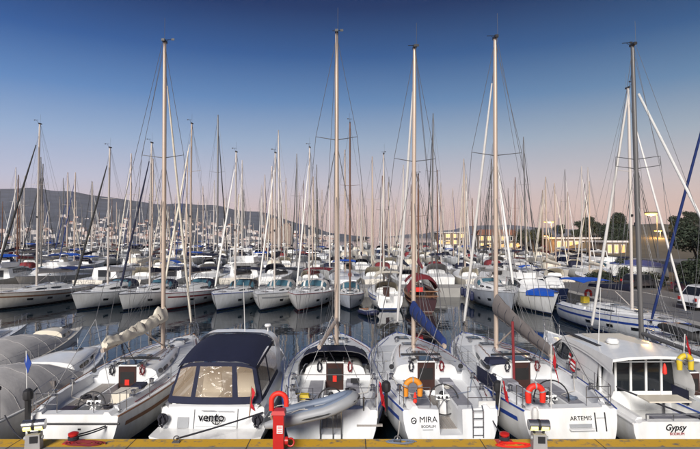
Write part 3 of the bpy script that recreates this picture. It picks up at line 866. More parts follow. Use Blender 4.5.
def sailboat(label, loc, yaw=0.0, heel=0.0, L=11.0, B=3.7, F=(1.05, 1.42), lod=0, top=14.6, mast_t=.57, hull=HW, deck=None, clutter=True, rail=M_BLUEL, mastm=M_MAST,
             spread=(.62,), sp_len=.95, furl=M_WSAIL, boom=None, hood=None, bim=None, cock=None, opent=True, group=None, name='sailboat', sw=.72, coach_h=.38, wins=((.18, .42), (.50, .72)),
             stripes=True, furl_r=.07, seatm=None, washm=M_BROWN, frs=.45, cat='sailboat', topmat=None, pw=2.2):
    root = thing(name, label, cat, loc, (0, heel, yaw), group)
    h = Hull(L, B, F[0], F[1], sw=sw, pw=pw)
    yc = .34 * L
    ck = dict(y0=.45, y1=yc, open=opent, cwi=.34 * B, fw=.33, sole=.62, ch=.20)
    if cock: ck.update(cock)
    ns, nh = ((28, 9) if lod == 0 else (16, 6) if lod == 1 else (9, 4))
    do, trt = deck_obj(h, deck or M_DECK, root, ck if lod < 2 else None, ns=16 if lod == 0 else 8)
    hull_obj(h, hull, root, ns, nh, transom_top=trt, rail=rail if lod < 2 else None)
    co, sect, ctop = coachroof_obj(h, M_GEL if topmat is None else topmat, root, yc, .76 * L, .30 * B, coach_h, wins=wins if lod < 2 else ((.15, .7),), ns=14 if lod == 0 else 8 if lod == 1 else 5)
    my_ = mast_t * L
    zd = ctop(my_) if my_ < .76 * L else h.zs(mast_t) + .1
    bm = dict(len=.40 * L, z0=zd + 1.15, z1=zd + 1.0, cover=M_NAVY)
    if boom is not None: bm.update(boom)
    bm['track_z'] = ctop(yc + .4)
    rig(root, h, my_, zd, top, spread, sp_len, mastm, furl, furl_r, bm, lod)
    # companionway
    e = h.edge(yc / L)
    zt = ctop(yc)
    if lod < 2:
        c = MB(); c.box((0, yc - .012, (zt + .62 + .22) / 2), (.62, .05, zt - .62 - .22 + .04)); obj('washboard', c, washm, root)
        c = MB(); c.box((0, yc + .42, zt + .035), (.68, .85, .05), top=(.96, .98)); sh = obj('sliding_hatch', c, M_GEL, root)
        c = MB(); c.box((0, yc + .40, zt + .068), (.56, .66, .02)); obj('pane', c, M_GLASS, sh)
    if lod < 2:
        for sg in (-1, 1):
            hr = MB(); pts = []
            for i in range(13):
                k = lerp(.22, .80, i / 12); s_ = sect(k); p = Vector(s_[2]); pts.append((sg * (p.x - .07), p.y, p.z + (.07 if i % 3 else .02)))
            hr.tube(pts, .014, 4); obj('handrail', hr, M_TEAKB if lod == 0 else M_STEEL, co)
        for u, sx, sy in ((.30, .45, .40), (.78, .5, .5)):
            y = lerp(yc, .76 * L, u); hatch(co, (0, y, ctop(y)), sx, sy, slope=-.03)
        yfd = .84 * L; hatch(root, (0, yfd, h.zs(.84) + .09 * min(1, h.hb(.84))), .52, .5)
    tl = [.05, .17, .30, .44, .58, .72, .86] if lod == 0 else [.06, .25, .45, .65, .85]
    if lod < 2: rails(root, h, tl, lod)
    # cockpit furniture
    if lod == 0:
        seat = ck.get('seat', .12)
        for sg in (-1, 1):
            for (a, c_) in ((.9, 2.2), (2.25, yc - .12)):
                zz = h.zs(.15) - seat
                s_ = MB(); x0, x1 = .40, min(.86, min(ck['cwi'], h.hb(.1) - .42) - .09)
                s_.box((sg * (x0 + x1) / 2, (a + c_) / 2, zz + .022), (x1 - x0, c_ - a, .03)); obj('seat', s_, seatm or M_TEAK, root)
        for i in range(4):
            s_ = MB(); s_.box((-.225 + i * .15, (yc + .5) / 2, .632), (.13, yc - .7, .02)); obj('sole_plank', s_, M_TEAK, root)
        clutter_up(root, h, ck, yc, zt, ctop, my_, sect)
        for sg in (-1, 1):
            for y in (1.5, 2.7):
                e = h.edge(y / L); xx = min(ck['cwi'], e.x - .42) + .08
                winch(root, (sg * xx, y, e.z + ck['ch']), 1.1)
            rope_coil(root, (sg * .55, yc - .07, zt - .10), .15, 3, M_ROPEB if sg < 0 else M_REDC)
            for t in (.03, .52, .93):
                e = h.edge(t, .16); k = MB(); k.tube([(sg * e.x, e.y - .12, e.z + .07), (sg * e.x, e.y + .12, e.z + .07)], .02, 5); k.box((sg * e.x, e.y, e.z + .035), (.03, .10, .06)); obj('cleat', k, M_STEEL, root)
            g = MB()
            gp = [Vector((sg * (sect(k)[0][0] + .12), lerp(yc, .76 * L, k), h.zs(lerp(yc, .76 * L, k) / L) + .035)) for k in (.05, .25, .5)]
            g.tube(gp, .018, 4); obj('genoa_track', g, M_BLACK, root)
            for (a_, c_) in ((.05, .34), (.37, .66), (.69, .93)):
                st = MB(); rr_ = []
                for i in range(7):
                    k = lerp(a_, c_, i / 6); y_ = lerp(yc, .76 * L, k); t_ = y_ / L; xi, xo = sect(k)[0][0] + .06, h.hb(t_) - .13; zz_ = h.zs(t_) + .055
                    rr_.append([(sg * xi, y_, zz_ + .03), (sg * max(xo, xi + .05), y_, zz_)])
                st.loft(rr_, flip=sg < 0); obj('nonskid_panel', st, M_NONSKID, root)
            v = MB(); v.lathe((sg * .38, .86 * L - .9, h.zs(.78) + .1), [(.06, 0), (.06, .08), (.1, .12), (.1, .18), (.04, .22)], 10); obj('vent', v, M_STEEL, root)
        a = MB(); a.tube([(0, L - .55, h.zs(1) + .04), (0, L + .12, h.zs(1) + .06), (0, L + .16, h.zs(1) - .25)], .035, 6); a.poly([(-.16, L + .16, h.zs(1) - .22), (.16, L + .16, h.zs(1) - .22), (0, L - .02, h.zs(1) - .55)], (0, .03, .02)); obj('anchor', a, M_STEEL, root)
    if lod < 2:
        if stripes:
            for sg in (-1, 1):
                s_ = MB(); pts = []
                r_ = [[], []]
                for i in range(22):
                    t = lerp(.04, .97, i / 21)
                    rg = h.ring(t, 40)
                    p_hi, p_lo = rg[-5] if sg > 0 else rg[4], rg[-7] if sg > 0 else rg[6]
                    pts.append([(p_hi[0] + sg * .006, p_hi[1], p_hi[2]), (p_lo[0] + sg * .006, p_lo[1], p_lo[2])])
                s_.loft(pts, flip=sg < 0); obj('hull_stripe', s_, rail or M_BLUEL, root)
    if lod < 2: portlights(root, h, (.36, .50, .64) if lod == 0 else (.42, .60, .76), lod)
    if hood is not None:
        sprayhood(root, h, yc - .45, yc + 1.25, .33 * B if lod else .34 * B, h.zs(.36) + .12, .88, hood, win=lod < 2)
    if bim is not None:
        bimini(root, .5, yc - .3, .34 * B, h.F0 + 1.95, bim, h.F0 + .1)
    return root, h, ck, ctop, yc

# ------------------------------------------------------------------ near row, sterns to the quay
YS = 14.3
# --- sailboat with lashed cream sail
r2, h2, ck2, ct2, yc2 = sailboat('white sailboat with cream sail lashed along its boom and small blue pennant at the stern', (-8.05, 14.35, .16), yaw=0.0, L=11.4, B=3.7, F=(1.2, 1.42),
    top=14.85, mast_t=.64, hull=HW, boom=dict(len=4.6, z0=2.75, z1=2.55, cover=M_SAIL, sail=True, dx=-.35, sheet=.7), furl=M_SAIL, furl_r=.06, rail=M_TEAKB, wins=((.15, .28), (.36, .48), (.56, .66)), seatm=M_TEAK, sp_len=.9, opent=False)
wheel(r2, (0, 1.35, 1.15), .42, .2); pedestal(r2, (0, 1.55), .42, 1.1)
b = MB(); b.box((.75, 2.0, 1.22), (.62, .75, .42), top=(.92, .92)); obj('cockpit_box', b, M_CREAM, r2)
b = MB(); b.box((-.55, .95, 1.17), (.35, .55, .05)); obj('cushion', b, M_BROWN, r2)
b = MB(); b.box((.1, .72, 1.12), (.5, .22, .05)); obj('cushion', b, M_BROWN, r2)
b = MB(); b.box((0, yc2 - .045, 1.15), (.16, .02, .2)); obj('life_sling', b, M_REDF, r2)
b = MB(); b.tube([(-1.35, .35, 1.0), (-1.35, .25, 3.1)], .018, 5); fs_ = obj('flagstaff', b, M_WHITEF, r2)
b = MB(); b.poly([(-1.34, .25, 3.05), (-1.2, .25, 2.75), (-1.3, .25, 2.45), (-1.40, .25, 2.8)], (0, .02, 0)); obj('pennant', b, M_BLUEL, fs_)
outboard(r2, (-1.15, .05, 1.75)).location = (0, 0, 0)
for x_, y_ in ((1.86, 4.2), (1.9, 6.0), (1.75, 7.8)): fender(r2, (x_ + .12, y_, .95), .5, .11, M_NAVYF)
b = MB(); b.box((.25, .20, .80), (.09, .03, .18)); obj('vent_plate', b, M_BLACK, r2)
b = MB(); b.tube([(-1.3, .2, 1.02), (1.4, .2, 1.02)], .03, 6); obj('transom_rail', b, M_BLACK, r2)

# --- express cruiser with navy cockpit tent
def express():
    root = thing('motorboat', 'white express cruiser with navy canvas cockpit tent and clear vinyl windows', 'motorboat', (-4.15, 14.85, 0), (0, 0, radians(-1.0)))
    h = Hull(9.8, 3.35, 1.12, 1.65, sw=.93, tmax=.35, pw=2.0, ks=.28, ov=.11, depth=.35, sec=.6)
    ck = dict(y0=.3, y1=3.6, open=False, cwi=1.25, fw=.9, sole=.62, ch=.36, seat=.40)
    do, tt = deck_obj(h, M_GEL, root, ck, ns=14)
    hull_obj(h, HW, root, 24, 9, tt, rail=M_GEL)
    # raised transom moulding with the door
    b = MB(); rings = []
    for i in range(13):
        u = i / 12 * 2 - 1
        y_b = .22 + .10 * u * u; rings.append([(u * 1.58, y_b - .05, .84), (u * 1.56, y_b + .10, 1.46 - .06 * u ** 4), (u * 1.52, y_b + .22, 1.50 - .06 * u ** 4), (u * 1.50, y_b + .36, 1.44 - .06 * u ** 4)])
    b.loft(rings, flip=True); to = obj('transom', b, M_GEL, root, smooth=30)
    b = MB(); b.box((-.52, .215, 1.10), (.012, .012, .60), rot=Matrix.Rotation(-.22, 3, 'X')); obj('door_seam', b, M_BLACK, to)
    b = MB(); b.box((.78, .235, 1.12), (.012, .012, .60), rot=Matrix.Rotation(-.22, 3, 'X')); obj('door_seam', b, M_BLACK, to)
    b = MB(); b.box((-.85, .225, 1.02), (.34, .05, .30), rot=Matrix.Rotation(-.22, 3, 'X')); obj('step_recess', b, M_GREYP, to)
    b = MB(); b.box((.13, .18, .92), (1.2, .01, .012), rot=Matrix.Rotation(-.22, 3, 'X')); obj('door_seam', b, M_GREYP, to)
    lettering('vento', .34, (.02, .148, 1.20), M_LET, to, rot=(pi / 2 - .22, 0, 0), bold=.004)
    b = MB(); b.box((-.08, .195, 1.385), (.42, .01, .03), rot=Matrix.Rotation(-.22, 3, 'X')); b.box((.42, .195, 1.375), (.5, .01, .018), rot=Matrix.Rotation(-.22, 3, 'X')); obj('maker_mark', b, M_GREYP, to)
    an = MB(); cx, cz = .165, 1.16
    Y_ = lambda z: .145 + (z - 1.13) * .22 - .004
    an.tube([(cx, Y_(cz - .14), cz - .14), (cx, Y_(cz + .14), cz + .14)], .014, 5)
    an.tube([(cx - .06, Y_(cz + .07), cz + .07), (cx + .06, Y_(cz + .07), cz + .07)], .012, 5)
    an.tube([(cx + .13 * cos(a), Y_(cz - .03 + .12 * sin(a)), cz - .03 + .12 * sin(a)) for a in [pi + .15 + (pi - .3) * i / 8 for i in range(9)]], .013, 5)
    obj('anchor_emblem', an, M_LET, to)
    b = MB(); rings = []
    for i in range(15):
        u = i / 14 * 2 - 1
        rings.append([(u * 1.62, .30, .86), (u * 1.62, -.74 + .34 * abs(u) ** 3.2, .86), (u * 1.60, -.76 + .34 * abs(u) ** 3.2, .80), (u * 1.60, .30, .74)])
    b.loft(rings); obj('swim_platform', b, M_GEL, root, smooth=30)
    # fenders on the quarters
    for x_ in (-1.42, 1.40):
        b = MB(); b.lathe((x_, .12, 1.16), [(.04, -.04), (.15, -.02), (.17, .02), (.13, .05), (.02, .06)], 12, axis='Y'); obj('rope_bundle', b, M_ROPEB, root)
        rope_coil(root, (x_, .04, 1.14), .16, 4, M_ROPEB)
    # tent: roof, back panel with windows, side panels
    zt, zb = 2.72, 1.50
    Fy = 3.55
    b = MB(); rings = []
    for i in range(9):
        u = i / 8; y = lerp(.72, Fy, u); z = lerp(zt, 3.02, u) + .10 * sin(pi * u)
        wv = lerp(1.22, 1.28, u)
        rg = []
        for j in range(13):
            s_ = j / 6 - 1
            rg.append((wv * s_, y, z - .20 * abs(s_) ** 5 + .02 * sin(j * 2.2 + i) * (1 - s_ * s_)))
        rings.append(rg)
    b.loft(rings); ro = obj('tent_roof', b, M_NAVY, root, smooth=60)
    # back panel: black canvas strips with clear vinyl set between them
    def back(u, v):  # u -1..1, v 0 bottom..1 top
        wv = lerp(1.46, 1.20, v); x = u * wv
        y = lerp(.40, .72, v) + .16 * abs(u) ** 3; z = lerp(zb, zt - .03, v) - (.20 * abs(u) ** 5 if v > .5 else 0) * v
        return Vector((x, y, z))
    def strip(u0, u1, v0, v1, m, nm, off=0.0):
        q = MB(); n = 6
        q.loft([[back(lerp(u0, u1, i / n), lerp(v0, v1, j / n)) + Vector((0, off, 0)) for i in range(n + 1)] for j in range(n + 1)])
        return obj(nm, q, m, root, smooth=60)
    strip(-1, 1, 0, .17, M_NAVY, 'tent_panel'); strip(-1, 1, .90, 1, M_NAVY, 'tent_panel')
    us = [(-1, -.93), (-.50, -.40), (.40, .52), (.90, 1)]
    for a, c in us: strip(a, c, .17, .90, M_NAVY, 'tent_panel')
    for (a, c), (d, e) in zip(us, us[1:]): strip(c, d, .17, .90, M_VINYL, 'vinyl_window', .004)
    for sg in (-1, 1):
        def side(u, v): 
            y = lerp(lerp(.56, .88, v), Fy - .3 * (1 - v), u); xb = lerp(1.46, 1.52, u); xt = lerp(1.20, 1.28, u)
            return Vector((sg * lerp(xb, xt, v), y, lerp(lerp(zb, 1.72, u), lerp(zt - .22, 2.82, u), v)))
        def sstrip(u0, u1, v0, v1, m, nm):
            q = MB(); q.loft([[side(lerp(u0, u1, i / 5), lerp(v0, v1, j / 5)) for i in range(6)] for j in range(6)], flip=sg < 0)
            return obj(nm, q, m, root, smooth=60)
        sstrip(0, 1, 0, .14, M_NAVY, 'tent_panel'); sstrip(0, .06, .14, 1, M_NAVY, 'tent_panel'); sstrip(.46, .52, .14, .9, M_NAVY, 'tent_panel'); sstrip(.06, 1, .90, 1, M_NAVY, 'tent_panel')
        sstrip(.06, .46, .14, .9, M_VINYL, 'vinyl_window'); sstrip(.52, 1, .14, .9, M_VINYL, 'vinyl_window')
    # white targa arch in front of the tent
    b = MB(); rings = []
    for j in range(15):
        a = pi * j / 14; cx, sz = cos(a), sin(a)
        x = 1.50 * math.copysign(abs(cx) ** .35, cx); z = 1.25 + 1.86 * sz ** .42
        rings.append([(x * .94, Fy + .02, z - .07), (x, Fy - .10 - .5 * (1 - sz ** .4), z), (x, Fy + .42, z + .01), (x * .94, Fy + .46, z - .06)])
    b.loft(rings, closed=True, cap0=True, cap1=True); obj('targa_arch', b, M_GEL, root, smooth=50)
    # coamings and cabin forward with windscreen
    b = MB(); rings = []
    for i in range(9):
        u = i / 8; y = lerp(Fy + .1, 7.9, u); t = y / 9.8; e = h.edge(t)
        ww = min(lerp(1.48, .35, u ** 2.2), e.x - .12); hh = lerp(.62, .04, u ** .8)
        rings.append([(-ww, y, e.z), (-ww * .86, y, e.z + hh * .8), (-ww * .5, y, e.z + hh), (0, y, e.z + hh * 1.06), (ww * .5, y, e.z + hh), (ww * .86, y, e.z + hh * .8), (ww, y, e.z)])
    b.loft(rings); cab = obj('cabin', b, M_GEL, root, smooth=45)
    for sg in (-1, 1):
        b = MB(); b.poly([(sg * 1.46, Fy + .35, 2.05), (sg * 1.50, Fy + .2, 1.85), (sg * 1.40, Fy + 1.9, 1.80), (sg * 1.18, Fy + 1.5, 2.25), (sg * 1.22, Fy + .6, 2.62)], (sg * -.02, 0, 0)); obj('windscreen', b, M_GLASS, root)
        cm = MB(); cm.loft([[(sg * (min(h.edge(y / 9.8).x - .02, 1.62)), y, h.edge(y / 9.8).z), (sg * 1.56, y, 1.42 + .08 * (y / 3.6)), (sg * 1.44, y, 1.52 + .2 * (y / 3.6)), (sg * 1.34, y, 1.40)] for y in (.35, 1.2, 2.2, 3.2, 3.9)], flip=sg < 0); obj('coaming', cm, M_GEL, root)
    b = MB(); b.poly([(-1.16, Fy + 1.5, 2.25), (1.16, Fy + 1.5, 2.25), (1.08, Fy + .62, 2.66), (-1.08, Fy + .62, 2.66)], (0, .02, .02)); obj('windscreen', b, M_BGLASS, root)
    # inside: helm seat, bench and cushions seen through the vinyl
    for x_ in (-.62, .55):
        b = MB(); b.box((x_, 2.5, 1.5), (.7, .22, .8), top=(.8, .6)); b.box((x_, 2.25, 1.15), (.7, .6, .22)); obj('helm_seat', b, M_CREAM, root, smooth=20)
    b = MB(); b.box((0, .85, 1.0), (2.2, .45, .5)); obj('bench', b, M_CREAM, root)
    b = MB(); b.box((.35, 1.6, 1.25), (.7, .5, .05)); b.tube([(.35, 1.6, .6), (.35, 1.6, 1.25)], .04, 8); obj('table', b, M_TEAKB, root)
    wheel(root, (.6, 3.05, 1.75), .24, .5, 3)
    b = MB(); b.lathe((1.05, Fy + .18, 3.08), [(.02, 0), (.02, .16), (.10, .17), (.13, .22), (.10, .27), (.01, .28)], 12); obj('antenna_dome', b, M_GEL, root)
    b = MB(); b.tube([(.2, Fy + .18, 3.05), (.2, Fy - .1, 4.9)], [.02, .008], 5); obj('antenna', b, M_WHITEF, root)
    b = MB(); b.tube([(1.12, .30, 1.1), (1.17, .40, 2.05)], .014, 5); fo = obj('flagstaff', b, M_TEAKB, root)
    b = MB(); b.loft([[(1.17 + .02 * sin(i), .36 + .05 * cos(i * 2), 2.02 - i * .11), (1.24 + .05 * sin(i * 1.3), .33, 2.0 - i * .11)] for i in range(7)]); obj('flag', b, M_FLAGR, fo)
    rails(root, h, [.52, .62, .72, .82, .90], 0, push=False, hgt=.55)
    for x_, y_ in ((1.86, 2.4), (1.86, 4.6)): fender(root, (x_, y_, 1.0), .6, .13, M_NAVYF)
    return root
express()

# --- sailboat with navy sprayhood (dinghy on its stern davits is a thing of its own)
r4, h4, ck4, ct4, yc4 = sailboat('white sailboat with navy sprayhood and a dinghy hung across its stern', (-.55, 14.45, .24), yaw=0.0, L=11.0, B=3.75, F=(1.25, 1.45), top=14.75, mast_t=.56,
    hull=HB, boom=dict(len=4.3, z0=2.95, z1=2.75, cover=None, dx=-.45), furl=M_WSAIL, hood=M_NAVY, seatm=M_CUSH, deck=M_DECK, rail=M_BLUEL, spread=(.66,), sp_len=.85, wins=((.2, .5), (.56, .74)))
wheel(r4, (-.05, 1.3, 1.2), .40, .1); pedestal(r4, (-.05, 1.5), .42, 1.15)
b = MB(); b.box((-1.0, 1.72, 1.22), (.55, .30, .14), top=(.8, .8)); obj('yellow_life_ring_bag', b, M_YELLOW, r4)
b = MB(); b.box((.72, 2.75, 1.42), (.30, .04, .16)); obj('instrument_panel', b, M_BLACK, r4)
flag(r4, (1.35, .25, 1.05), 1.2, .5, .4)
outboard(r4, (1.62, .45, 1.75))
b = MB(); b.box((0, yc4 - .05, 1.22), (.14, .02, .22)); obj('warning_sign', b, M_REDF, r4)
for sg in (-1, 1):
    b = MB(); b.box((sg * .30, .06, .90), (.03, .03, .85)); b.box((sg * .06, .06, .90), (.025, .025, .85)) if sg > 0 else None; obj('ladder', b, M_STEEL, r4)
    d = MB(); d.tube([(sg * .95, .35, 1.0), (sg * .95, .2, 1.75), (sg * .95, -.35, 1.88)], .03, 6); obj('davit', d, M_STEEL, r4)
b = MB(); b.tube([(-1.25, .9, 1.25), (-1.25, 1.0, 2.1), (1.25, 1.0, 2.1), (1.25, .9, 1.25)], .014, 6); obj('stern_arch', b, M_STEEL, r4)
b = MB(); b.box((1.12, .22, .86), (.75, .10, .05)); obj('swim_step', b, M_TEAK, r4)
for y_ in (3.0, 5.2): fender(r4, (2.02, y_, 1.05), .6, .12)

# inflatable dinghy slung across the stern
def dinghy(label, loc, rot, L=2.6, W=1.35, r=.21, m=M_GREYP, m2=M_BLUEP, group=None, flip=False):
    root = thing('inflatable_dinghy', label, 'dinghy', loc, rot, group)
    pts = []
    for i in range(25):
        u = i / 24
        if u < .3: p = (-W / 2 + r, lerp(0, L * .62, u / .3), lerp(0, .05, u / .3))
        elif u > .7: p = (W / 2 - r, lerp(L * .62, 0, (u - .7) / .3), lerp(.05, 0, (u - .7) / .3))
        else:
            a = pi - (u - .3) / .4 * pi; p = ((W / 2 - r) * cos(a), L * .62 + (L * .38 - r) * sin(a), .05 + .14 * sin(a))
        pts.append(p)
    R = [r * .55 if i in (0, 24) else r * .92 if i in (1, 23) else r for i in range(25)]
    b = MB(); b.tube([Vector(p) + Vector((0, -.12 if i in (0, 24) else 0, 0)) for i, p in enumerate(pts)], R, 12); obj('tube', b, m, root, smooth=60)
    k = MB(); k.tube([Vector(p) + Vector((0, 0, -.03)) + (Vector(p) - Vector((0, L * .5, .05))).normalized() * (r * .96) * Vector((1, 1, 0)).length / 1.414 for p in pts[1:-1]], .028, 5); obj('rubbing_strake', k, M_RUBBER, root)
    f = MB(); f.loft([[(-W / 2 + r, y, -.10), (0, y, -.20), (W / 2 - r, y, -.10)] for y in (0, .8, 1.4, L * .62)] + [[(-W / 2 + r + .12, L * .8, -.05), (0, L * .8, -.12), (W / 2 - r - .12, L * .8, -.05)]]); obj('floor', f, m2, root)
    iv = MB(); iv.tube([Vector(p) * 1.0 + (Vector((0, L * .45, 0)) - Vector(p)) * Vector((1, 1, 0)).length * .045 + Vector((0, 0, r * .42)) for p in pts[1:-1]], r * .80, 8); obj('tube_panel', iv, m2, root, smooth=60)
    t_ = MB(); t_.box((0, .08, .03), (W - 2 * r + .05, .05, .42)); obj('transom', t_, M_TEAKB, root)
    s_ = MB(); s_.box((0, L * .42, .10), (W - r, .24, .035)); obj('thwart', s_, m2, root)
    ln = MB()
    for sg in (-1, 1):
        ln.tube([(sg * (W / 2 - r + .02), y, r + .05 + .03 * sin(y * 9)) for y in [i * .12 for i in range(int(L * .62 / .12))]], .012, 4)
    obj('grab_line', ln, M_ROPEW, root)
    return root
dinghy('grey inflatable dinghy with blue grey inner slung across a sailboat stern', (-2.15, 13.98, 1.50), tuple((Matrix.Rotation(radians(-11), 3, 'Y') @ Matrix.Rotation(radians(-3), 3, 'X') @ Matrix.Rotation(radians(-90), 3, 'Z')).to_euler()), L=2.5, W=1.15, r=.165)

# --- sailboat with blue boom cover
r5, h5, ck5, ct5, yc5 = sailboat('white sailboat with blue sail cover and orange horseshoe lifebuoy at the stern rail', (2.92, 14.35, .26), yaw=radians(3.0), heel=radians(0.3), L=11.0, B=3.85, F=(1.28, 1.48), top=14.1, mast_t=.57,
    hull=HB, boom=dict(len=4.3, z0=3.05, z1=2.75, cover=M_BLUE, h0=.72, h1=.30, w=.18, dx=.25), furl=M_WSAIL, seatm=M_CUSH, sp_len=.85, sw=.72, wins=((.12, .24), (.32, .44), (.52, .62)))
wheel(r5, (.12, 1.55, 1.18), .46, .35, 5); pedestal(r5, (.10, 1.72), .42, 1.12)
horseshoe(r5, (-1.05, .55, 1.86), M_ORANGE, .22, .085)
b = MB(); b.lathe((-.99, .50, 1.42), [(.02, 0), (.06, .04), (.05, .2), (.02, .32)], 8); obj('rescue_light', b, M_REDF, r5)
tx = lambda z: h5.ks * z - .012
sl = math.atan(h5.ks)
lettering('MIRA', .23, (-.66, tx(1.04), 1.04), M_LET, r5, rot=(pi / 2 - sl, 0, 0), bold=0)
lettering('BODRUM', .10, (-.66, tx(.86), .86), M_LET, r5, rot=(pi / 2 - sl, 0, 0))
b = MB(); b.box((-.68, tx(.775), .775), (.30, .006, .02), rot=Matrix.Rotation(-sl, 3, 'X')); obj('maker_mark', b, M_GREYP, r5)
b = MB(); b.tube([(-1.08 + .07 * cos(a), tx(1.02 + .075 * sin(a)), 1.02 + .075 * sin(a)) for a in [2 * pi * i / 14 for i in range(14)]], .014, 5, closed=True); b.tube([(-1.12, tx(1.0), 1.0), (-1.05, tx(1.03), 1.03), (-1.03, tx(.96), .96)], .012, 4); obj('round_emblem', b, M_LET, r5)
b = MB()
for x_ in (.62, .92): b.tube([(x_, .10, .55), (x_, .12, 1.32), (x_, .25, 1.42)], .018, 6)
for z_ in (.62, .86, 1.10, 1.32): b.tube([(.62, .10, z_), (.92, .10, z_)], .014, 5)
obj('ladder', b, M_STEEL, r5)
outboard(r5, (1.50, .55, 1.72))
flag(r5, (1.42, .30, 1.1), 1.15, .42, .34)
b = MB(); b.box((1.12, .42, 1.36), (.5, .05, .26)); obj('danbuoy_case', b, M_WHITEF, r5)
b = MB(); b.box((0, .30, .48), (.62, .55, .03)); obj('swim_step', b, M_TEAK, r5)
for y_ in (2.6, 4.4): fender(r5, (-2.06, y_, 1.0), .66, .13)
for sg, us in ((-1, (.50, .60, .70, .80)),):
    for u in us:
        e = h5.edge(u, .04); q = MB(); q.poly([(sg * (e.x + .02), e.y - .32, e.z - .38), (sg * (e.x + .03), e.y - .05, e.z - .12), (sg * (e.x + .03), e.y + .10, e.z - .12), (sg * (e.x + .02), e.y - .16, e.z - .38)], (sg * .012, 0, 0)); obj('hull_graphic', q, M_BLUEL, r5)

# --- sailboat with taupe boom cover
r6, h6, ck6, ct6, yc6 = sailboat('white sailboat with grey sail cover, big steering wheel and red horseshoe lifebuoy', (6.42, 14.35, .26), yaw=radians(3.9), heel=0, L=11.0, B=3.85, F=(1.28, 1.48), top=14.5, mast_t=.57,
    hull=HW, boom=dict(len=4.4, z0=3.15, z1=2.42, cover=M_TAUPE, h0=.9, h1=.34, w=.20, dx=.25), furl=M_WSAIL, seatm=M_CUSH, sp_len=1.05, opent=False, sw=.72, wins=((.14, .34), (.37, .60)), rail=M_BLUEL)
wheel(r6, (-.1, 1.25, 1.30), .56, .12, 5); pedestal(r6, (-.1, 1.42), .42, 1.2)
horseshoe(r6, (-1.08, .20, 1.80), M_REDF, .22, .09)
b = MB(); b.lathe((-1.15, .08, 1.05), [(.06, 0), (.09, .1), (.09, .32), (.05, .4)], 10); obj('rescue_light', b, M_WHITEF, r6)
tx6 = lambda z: h6.ks * z - .012
lettering('ARTEMIS', .17, (.28, tx6(1.06), 1.06), M_LET, r6, rot=(pi / 2 - math.atan(h6.ks), 0, 0))
b = MB(); b.box((.86, tx6(1.06), 1.06), (.24, .006, .022), rot=Matrix.Rotation(-.2, 3, 'X')); obj('maker_mark', b, M_GREYP, r6)
b = MB(); b.box((.25, tx6(.87), .87), (.66, .03, .09), rot=Matrix.Rotation(-.2, 3, 'X')); s_o = obj('swim_step', b, M_GREYP, r6)
b = MB(); b.box((.25, tx6(.80) - .06, .80), (.72, .16, .035)); obj('step_tread', b, M_GEL, s_o)
for x_ in (.70, 1.0):
    b = MB(); b.box((x_, tx6(.98) - .01, .96), (.025, .03, .52), rot=Matrix.Rotation(-.2, 3, 'X')); obj('ladder_rail', b, M_BLACK, r6)
flag(r6, (-.55, .35, 1.12), 2.1, 1.0, .22, lean=.02)
b = MB(); b.tube([(-.40, yc6 - .3, 1.1), (-.40, yc6 - .2, 3.3)], .05, 8); obj('rolled_ensign', b, M_REDC, r6)
b = MB(); b.box((-.85, yc6 + .25, ct6(yc6) + .05), (.75, .55, .16), top=(.8, .8)); obj('folded_sprayhood', b, M_NAVY, r6)
for y_ in (4.0, 6.3): fender(r6, (-2.06, y_, 1.0), .6, .12)
fender(r6, (2.05, 3.2, 1.0), .6, .12, M_NAVYF)
for u in (.62, .72):
    e = h6.edge(u, .04); q = MB(); q.poly([(-(e.x + .02), e.y - .32, e.z - .42), (-(e.x + .03), e.y - .02, e.z - .12), (-(e.x + .03), e.y + .12, e.z - .12), (-(e.x + .02), e.y - .14, e.z - .42)], (-.012, 0, 0)); obj('hull_graphic', q, M_BLUEL, r6)

